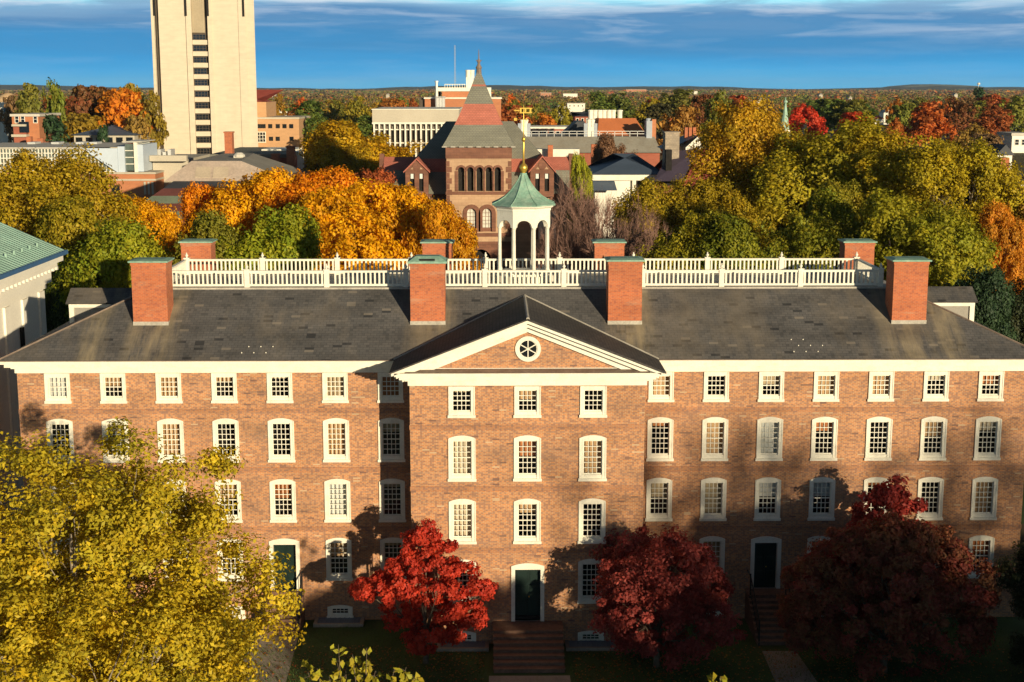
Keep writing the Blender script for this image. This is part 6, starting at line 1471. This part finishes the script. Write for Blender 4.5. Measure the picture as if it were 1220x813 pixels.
# ---- town trees beyond: small crowns, one mesh each
def far_proto(seed, w, h, base, nl, lobe, clumps, per, leaf, cr, shape='round'):
    P = Proto(); P.w, P.h = w, h
    C, Nn, S, c1, c2, lobes, cs = crown(seed, w, h - base, (h + base) / 2, nl, lobe, clumps, per, leaf, cr, shape)
    P.me = quads_mesh('tree', C, Nn, S, c1, c2, seed=seed)
    return P
FP = [far_proto(301, 10, 15, 2.5, 13, .40, 150, 30, .62, .95), far_proto(302, 10.5, 14.5, 2.5, 11, .42, 140, 30, .62, 1.0), far_proto(303, 8.5, 16, 2.5, 12, .40, 140, 30, .60, .9), far_proto(304, 11.5, 13.5, 2.0, 14, .38, 150, 30, .62, .95, 'spread')]
CONIF = far_proto(305, 8, 15, .5, 16, .30, 150, 28, .5, .8, 'cone')
def far_tree(P, name, label, x, y, w, h, colr, tint, group=None, rz=0.0):
    o = bpy.data.objects.new(name, P.me); col.objects.link(o); tag(o, label, 'tree', group)
    g_ = gz(y); o.location = (x, y, g_ - .1); o.rotation_euler = (0, 0, rz); o.scale = (w / P.w, w / P.w, h / P.h); o.color = (*[v * 1.55 for v in colr], 1); o['tint'] = [v * 1.55 for v in tint]
    return o
def FQ(label, px, ytop, Y, wpx, cols, P=None, name='tree'):
    p = at(px, ytop, Y); w = wpx / F_PX * Y * 1.02
    return far_tree(P or rnd.choice(FP), name, label, p.x, Y, w, max(p.z - gz(Y), 5), cols[0], cols[1], None, rnd.uniform(0, 6.28))
OLG = ((.17, .15, .022), (.12, .13, .022)); DKRED = ((.16, .05, .02), (.13, .075, .025))
FQ('olive green tree first of the row at the far left', 31, 101, 330, 32, OLG); FQ('fresh green tree taller than its neighbours at the far left', 65, 99, 332, 36, ((.13, .17, .02), (.16, .15, .02)))
FQ('dark red brown tree between the green and the orange tree at the far left', 103, 103, 334, 48, DKRED); FQ('blazing orange tree left of the concrete tower', 145, 107, 321, 58, ((.50, .16, .012), (.42, .17, .015)))
FQ('yellow green treetop behind the blazing orange tree', 154, 101, 329, 30, ((.22, .19, .03), (.25, .17, .02))); FQ('olive tree hard against the left side of the concrete tower', 177, 110, 322, 36, ((.24, .17, .02), (.18, .14, .02)))
FQ('dark fir below the green trees at the far left', 64, 138, 300, 46, DKGREEN, CONIF, 'fir_tree'); FQ('small dark fir beside the low grey roofed house', 122, 150, 299, 22, DKGREEN, CONIF, 'fir_tree')
FQ('low yellow tree behind the low grey roofed house', 103, 136, 316, 52, ((.27, .17, .012), (.20, .14, .02))); FQ('tawny tree right of the low grey roofed house', 162, 138, 312, 34, ((.26, .16, .03), (.22, .14, .03)))
FQ('rusty brown tree at the far left behind the brick villa', 14, 114, 364, 26, BROWN); FQ('russet tree behind the dark red brown one at the far left', 124, 104, 340, 30, DKRED)
FQ('red orange tree right of the concrete tower', 359, 117, 470, 20, ((.45, .09, .015), (.38, .12, .02))); FQ('amber tree behind the tan brick block', 330, 112, 460, 18, ((.30, .16, .015), (.24, .14, .02)))
FQ('dark green tree right of the tan brick block', 373, 137, 360, 40, GREEN); FQ('brown tree in front of the steep red roofed house', 402, 150, 330, 46, BROWN); FQ('green tree left of the columned block', 435, 138, 380, 34, GREEN)
FQ('golden green tree over the columned block at its left', 421, 115, 430, 32, ((.27, .2, .015), (.16, .16, .02))); FQ('pale green bush before the columned block', 400, 120, 450, 30, OLG)
FQ('orange red treetop behind the columned block', 472, 118, 470, 36, ((.38, .13, .02), (.30, .14, .03))); FQ('dark rust tree left of the laboratory block', 494, 118, 430, 20, RUST)
FQ('orange ball shaped tree right of the pointed tower', 611, 114, 420, 24, ((.50, .11, .015), (.44, .14, .02))); FQ('orange tree below the weather vane', 650, 136, 350, 40, ((.42, .14, .015), (.36, .14, .02)))
FQ('yellow green tree right of the weather vane', 668, 125, 400, 30, ((.25, .20, .015), (.20, .18, .02))); FQ('dark green pine behind the white roof stacks', 713, 110, 460, 34, GREEN, CONIF, 'pine_tree')
FQ('green tree right of the pine behind the white roof stacks', 742, 112, 440, 40, ((.075, .105, .02), (.1, .11, .02))); FQ('yellow tree above the terracotta roof', 770, 117, 400, 34, ((.28, .21, .015), (.2, .17, .02)))
FQ('dark shaded tree right of the terracotta roof', 785, 124, 370, 40, ((.06, .06, .025), (.09, .075, .03))); FQ('tall green tree behind the tawny orange one', 806, 107, 430, 46, ((.11, .12, .025), (.14, .12, .025)))
FQ('tawny orange tree above the stone chimney', 811, 128, 300, 50, ((.30, .15, .03), (.26, .15, .035))); FQ('reddish brown tree behind the great olive tree', 838, 113, 390, 40, DKRED); FQ('light green tree rising behind the great olive tree', 855, 110, 360, 36, ((.15, .17, .025), (.19, .17, .025)))
FQ('red tree left of the green church spire', 886, 114, 400, 36, ((.30, .05, .02), (.25, .08, .02))); FQ('scarlet tree just right of the green church spire', 957, 126, 372, 46, ((.46, .035, .015), (.36, .05, .02)))
FQ('dark green tree between the two scarlet trees', 990, 118, 440, 50, GREEN); FQ('second scarlet tree farther right of the green church spire', 1022, 134, 352, 44, ((.45, .045, .012), (.40, .07, .02)))
FQ('green tree over the second scarlet tree', 1016, 119, 430, 40, OLG); FQ('orange rust tree right of the second scarlet tree', 1106, 122, 360, 60, ((.40, .10, .018), (.32, .10, .025)))
FQ('light green tree left of the orange rust tree', 1077, 124, 390, 34, ((.14, .17, .025), (.17, .16, .03))); FQ('brown crimson tree behind the orange rust tree', 1139, 118, 420, 50, DKRED)
FQ('red brown tree near the right edge', 1184, 131, 390, 42, ((.28, .075, .02), (.24, .09, .03))); FQ('pale green tree at the right edge', 1208, 115, 420, 34, ((.16, .18, .03), (.19, .17, .03)))
FQ('orange tree behind the white house among red trees', 1068, 119, 480, 22, ((.38, .14, .015), (.30, .12, .02))); FQ('rust orange tree in front of the white house among red trees', 1068, 143, 340, 26, ((.38, .11, .02), (.30, .12, .02)))
FQ('red topped tree left of the pale green tree at the right edge', 1187, 113, 460, 30, ((.33, .06, .02), (.2, .1, .03))); FQ('tawny tree right of the orange rust tree', 1160, 150, 330, 50, ((.27, .17, .035), (.24, .15, .03)))
FQ('brown tree beside the white flat roofed house at the right edge', 1180, 160, 310, 44, BROWN); FQ('dark fir tree on the skyline at right', 1167, 105, 640, 22, DKGREEN, CONIF, 'fir_tree')
# the rest of the town's trees: many alike, told apart by nothing but place
KINDS = [('russet town tree in the far canopy', RUST, 3), ('olive town tree in the far canopy', OLG, 6), ('tawny town tree in the far canopy', BROWN, 5), ('green town tree in the far canopy', GREEN, 5), ('golden town tree in the far canopy', ((.30, .18, .015), (.24, .16, .02)), 3), ('crimson town tree in the far canopy', ((.27, .05, .02), (.22, .07, .025)), 2), ('orange town tree in the far canopy', ((.38, .13, .018), (.32, .13, .025)), 2)]
KW = [k for k in KINDS for _ in range(k[2])]
tr = random.Random(77)
BLOCKED = [(-400, 60, 0, 0)]
def in_gap(px, Y):     # keep the lines of sight to the campus roofs open
    return (Y < 360 and px < 860) or (px < 300 and Y < 440) or (px > 840 and Y < 490)
cnt = 0
while cnt < 250:
    Y = 300 + 620 * tr.random() ** .8; px = tr.uniform(-130, 1390)
    if in_gap(px, Y): continue
    if any(a - 4 < px < b + 4 and Y < yb for a, b, yb in OPEN): continue
    h = tr.uniform(8.0, 12.5); w = tr.uniform(7.5, 13)
    lab, c, _ = tr.choice(KW); x = at(px, 120, Y).x
    f = tr.uniform(.8, 1.2)
    far_tree(tr.choice(FP) if lab[0] != 'g' or tr.random() < .7 else CONIF, 'tree', lab, x, Y, w, h, [v * f for v in c[0]], [v * f for v in c[1]], lab.replace('tree', 'trees'), tr.uniform(0, 6.28)); cnt += 1

# the woods out to the horizon, one mass
def forest():
    rg = np.random.default_rng(909); Cs, Ns, Ss, colr, g = [], [], [], [], []
    pal = np.array([RUST[0], OLG[0], OLG[1], BROWN[0], BROWN[1], GREEN[0], GREEN[1], (.26, .17, .02), (.24, .06, .025), (.32, .12, .02), DKGREEN[1], (.17, .12, .05)])
    wts = np.array([1.2, 3, 3, 3, 3, 3, 2.5, 1.3, .7, 1.0, 1.5, 3]); wts /= wts.sum()
    for (ya, yb, dens, nq, ls, tw_, th_) in ((860, 1700, 1 / 150., 46, 1.25, 10, 12), (1700, 3400, 1 / 420., 22, 2.6, 15, 13), (3400, 6300, 1 / 2400., 16, 6.0, 34, 15)):
        area = .51 * (yb ** 2 - ya ** 2); n = int(area * dens)
        Y = np.sqrt(rg.uniform(ya ** 2, yb ** 2, n)); X = CAM_X + Y * rg.uniform(-.50, .52, n)
        # open streets and fields here and there
        keep = (np.sin(X * .011 + np.sin(Y * .004) * 2) + np.sin(Y * .009 + X * .003) + rg.normal(0, .6, n)) > -1.0
        pxs = 590 + (X - CAM_X) / Y * F_PX
        for a_, b_, yb_ in OPEN: keep &= ~((pxs > a_ - 3) & (pxs < b_ + 3) & (Y < yb_ + 30) & (Y > yb_ - 500))
        X, Y = X[keep], Y[keep]; n = len(X)
        wf = wts.copy()
        if ya > 1500: wf[[5, 6, 10]] *= .35; wf[[3, 4, 11]] *= 1.6; wf /= wf.sum()
        k = rg.choice(len(pal), n, p=wf); size = rg.uniform(.7, 1.3, n)
        d = sphere_pts(n * nq, rg); idx = np.repeat(np.arange(n), nq)
        d[:, 2] = np.abs(d[:, 2]) ** .8 * np.sign(d[:, 2] + .45)
        rad = rg.uniform(.72, 1.0, n * nq)
        P = np.empty((n * nq, 3)); P[:, 0] = X[idx] + d[:, 0] * rad * tw_ / 2 * size[idx]; P[:, 1] = Y[idx] + d[:, 1] * rad * tw_ / 2 * size[idx]; P[:, 2] = (th_ * .52 + d[:, 2] * rad * th_ * .48) * (size[idx] * .6 + .4)
        Cs.append(P); Ns.append(d + np.array([0, 0, .3]) + rg.normal(size=d.shape) * .4); Ss.append(ls * rg.uniform(.8, 1.6, n * nq)); colr.append(pal[k][idx]); g.append(np.clip(rg.normal(.5, .13, n)[idx] + rg.normal(0, .14, n * nq), 0, 1))
    C = np.concatenate(Cs); col_ = np.concatenate(colr); br = np.concatenate(g)
    me = quads_mesh('distant_woods', C, np.concatenate(Ns), np.concatenate(Ss), br, br, 1.3, 11)
    a = me.color_attributes.new('hue', 'FLOAT_COLOR', 'POINT'); cc = np.ones((len(C), 4, 4), np.float32); cc[:, :, :3] = (col_ * (0.95 + .9 * br[:, None]))[:, None, :]
    a.data.foreach_set('color', cc.reshape(-1))
    m_, nt, N, L, p = nodes('woods_leaf'); at_ = N.new('ShaderNodeAttribute'); at_.attribute_name = 'hue'; L.new(at_.outputs['Color'], p.inputs['Base Color']); setin(p, 'Roughness', .8); setin(p, 'Specular IOR Level', .1)
    me.materials.clear(); me.materials.append(m_)
    o = bpy.data.objects.new('distant_woods', me); col.objects.link(o); tag(o, 'mixed autumn woods reaching to the horizon', 'woods', kind='stuff')
forest()

# ================================================================== THE AIR
def haze():
    m = MB(); m.box(-6000, 6000, -400, 9000, -7, 75)
    mt = bpy.data.materials.new('air'); mt.use_nodes = True; N = mt.node_tree.nodes; N.clear()
    out = N.new('ShaderNodeOutputMaterial'); v = N.new('ShaderNodeVolumePrincipled')
    v.inputs['Color'].default_value = (0.62, 0.80, 1.0, 1); v.inputs['Density'].default_value = 3.5e-5; v.inputs['Anisotropy'].default_value = 0.0
    mt.node_tree.links.new(v.outputs[0], out.inputs['Volume'])
    o = m.build('haze', mt); tag(o, 'thin blue air over the town', 'haze', kind='stuff')
haze()
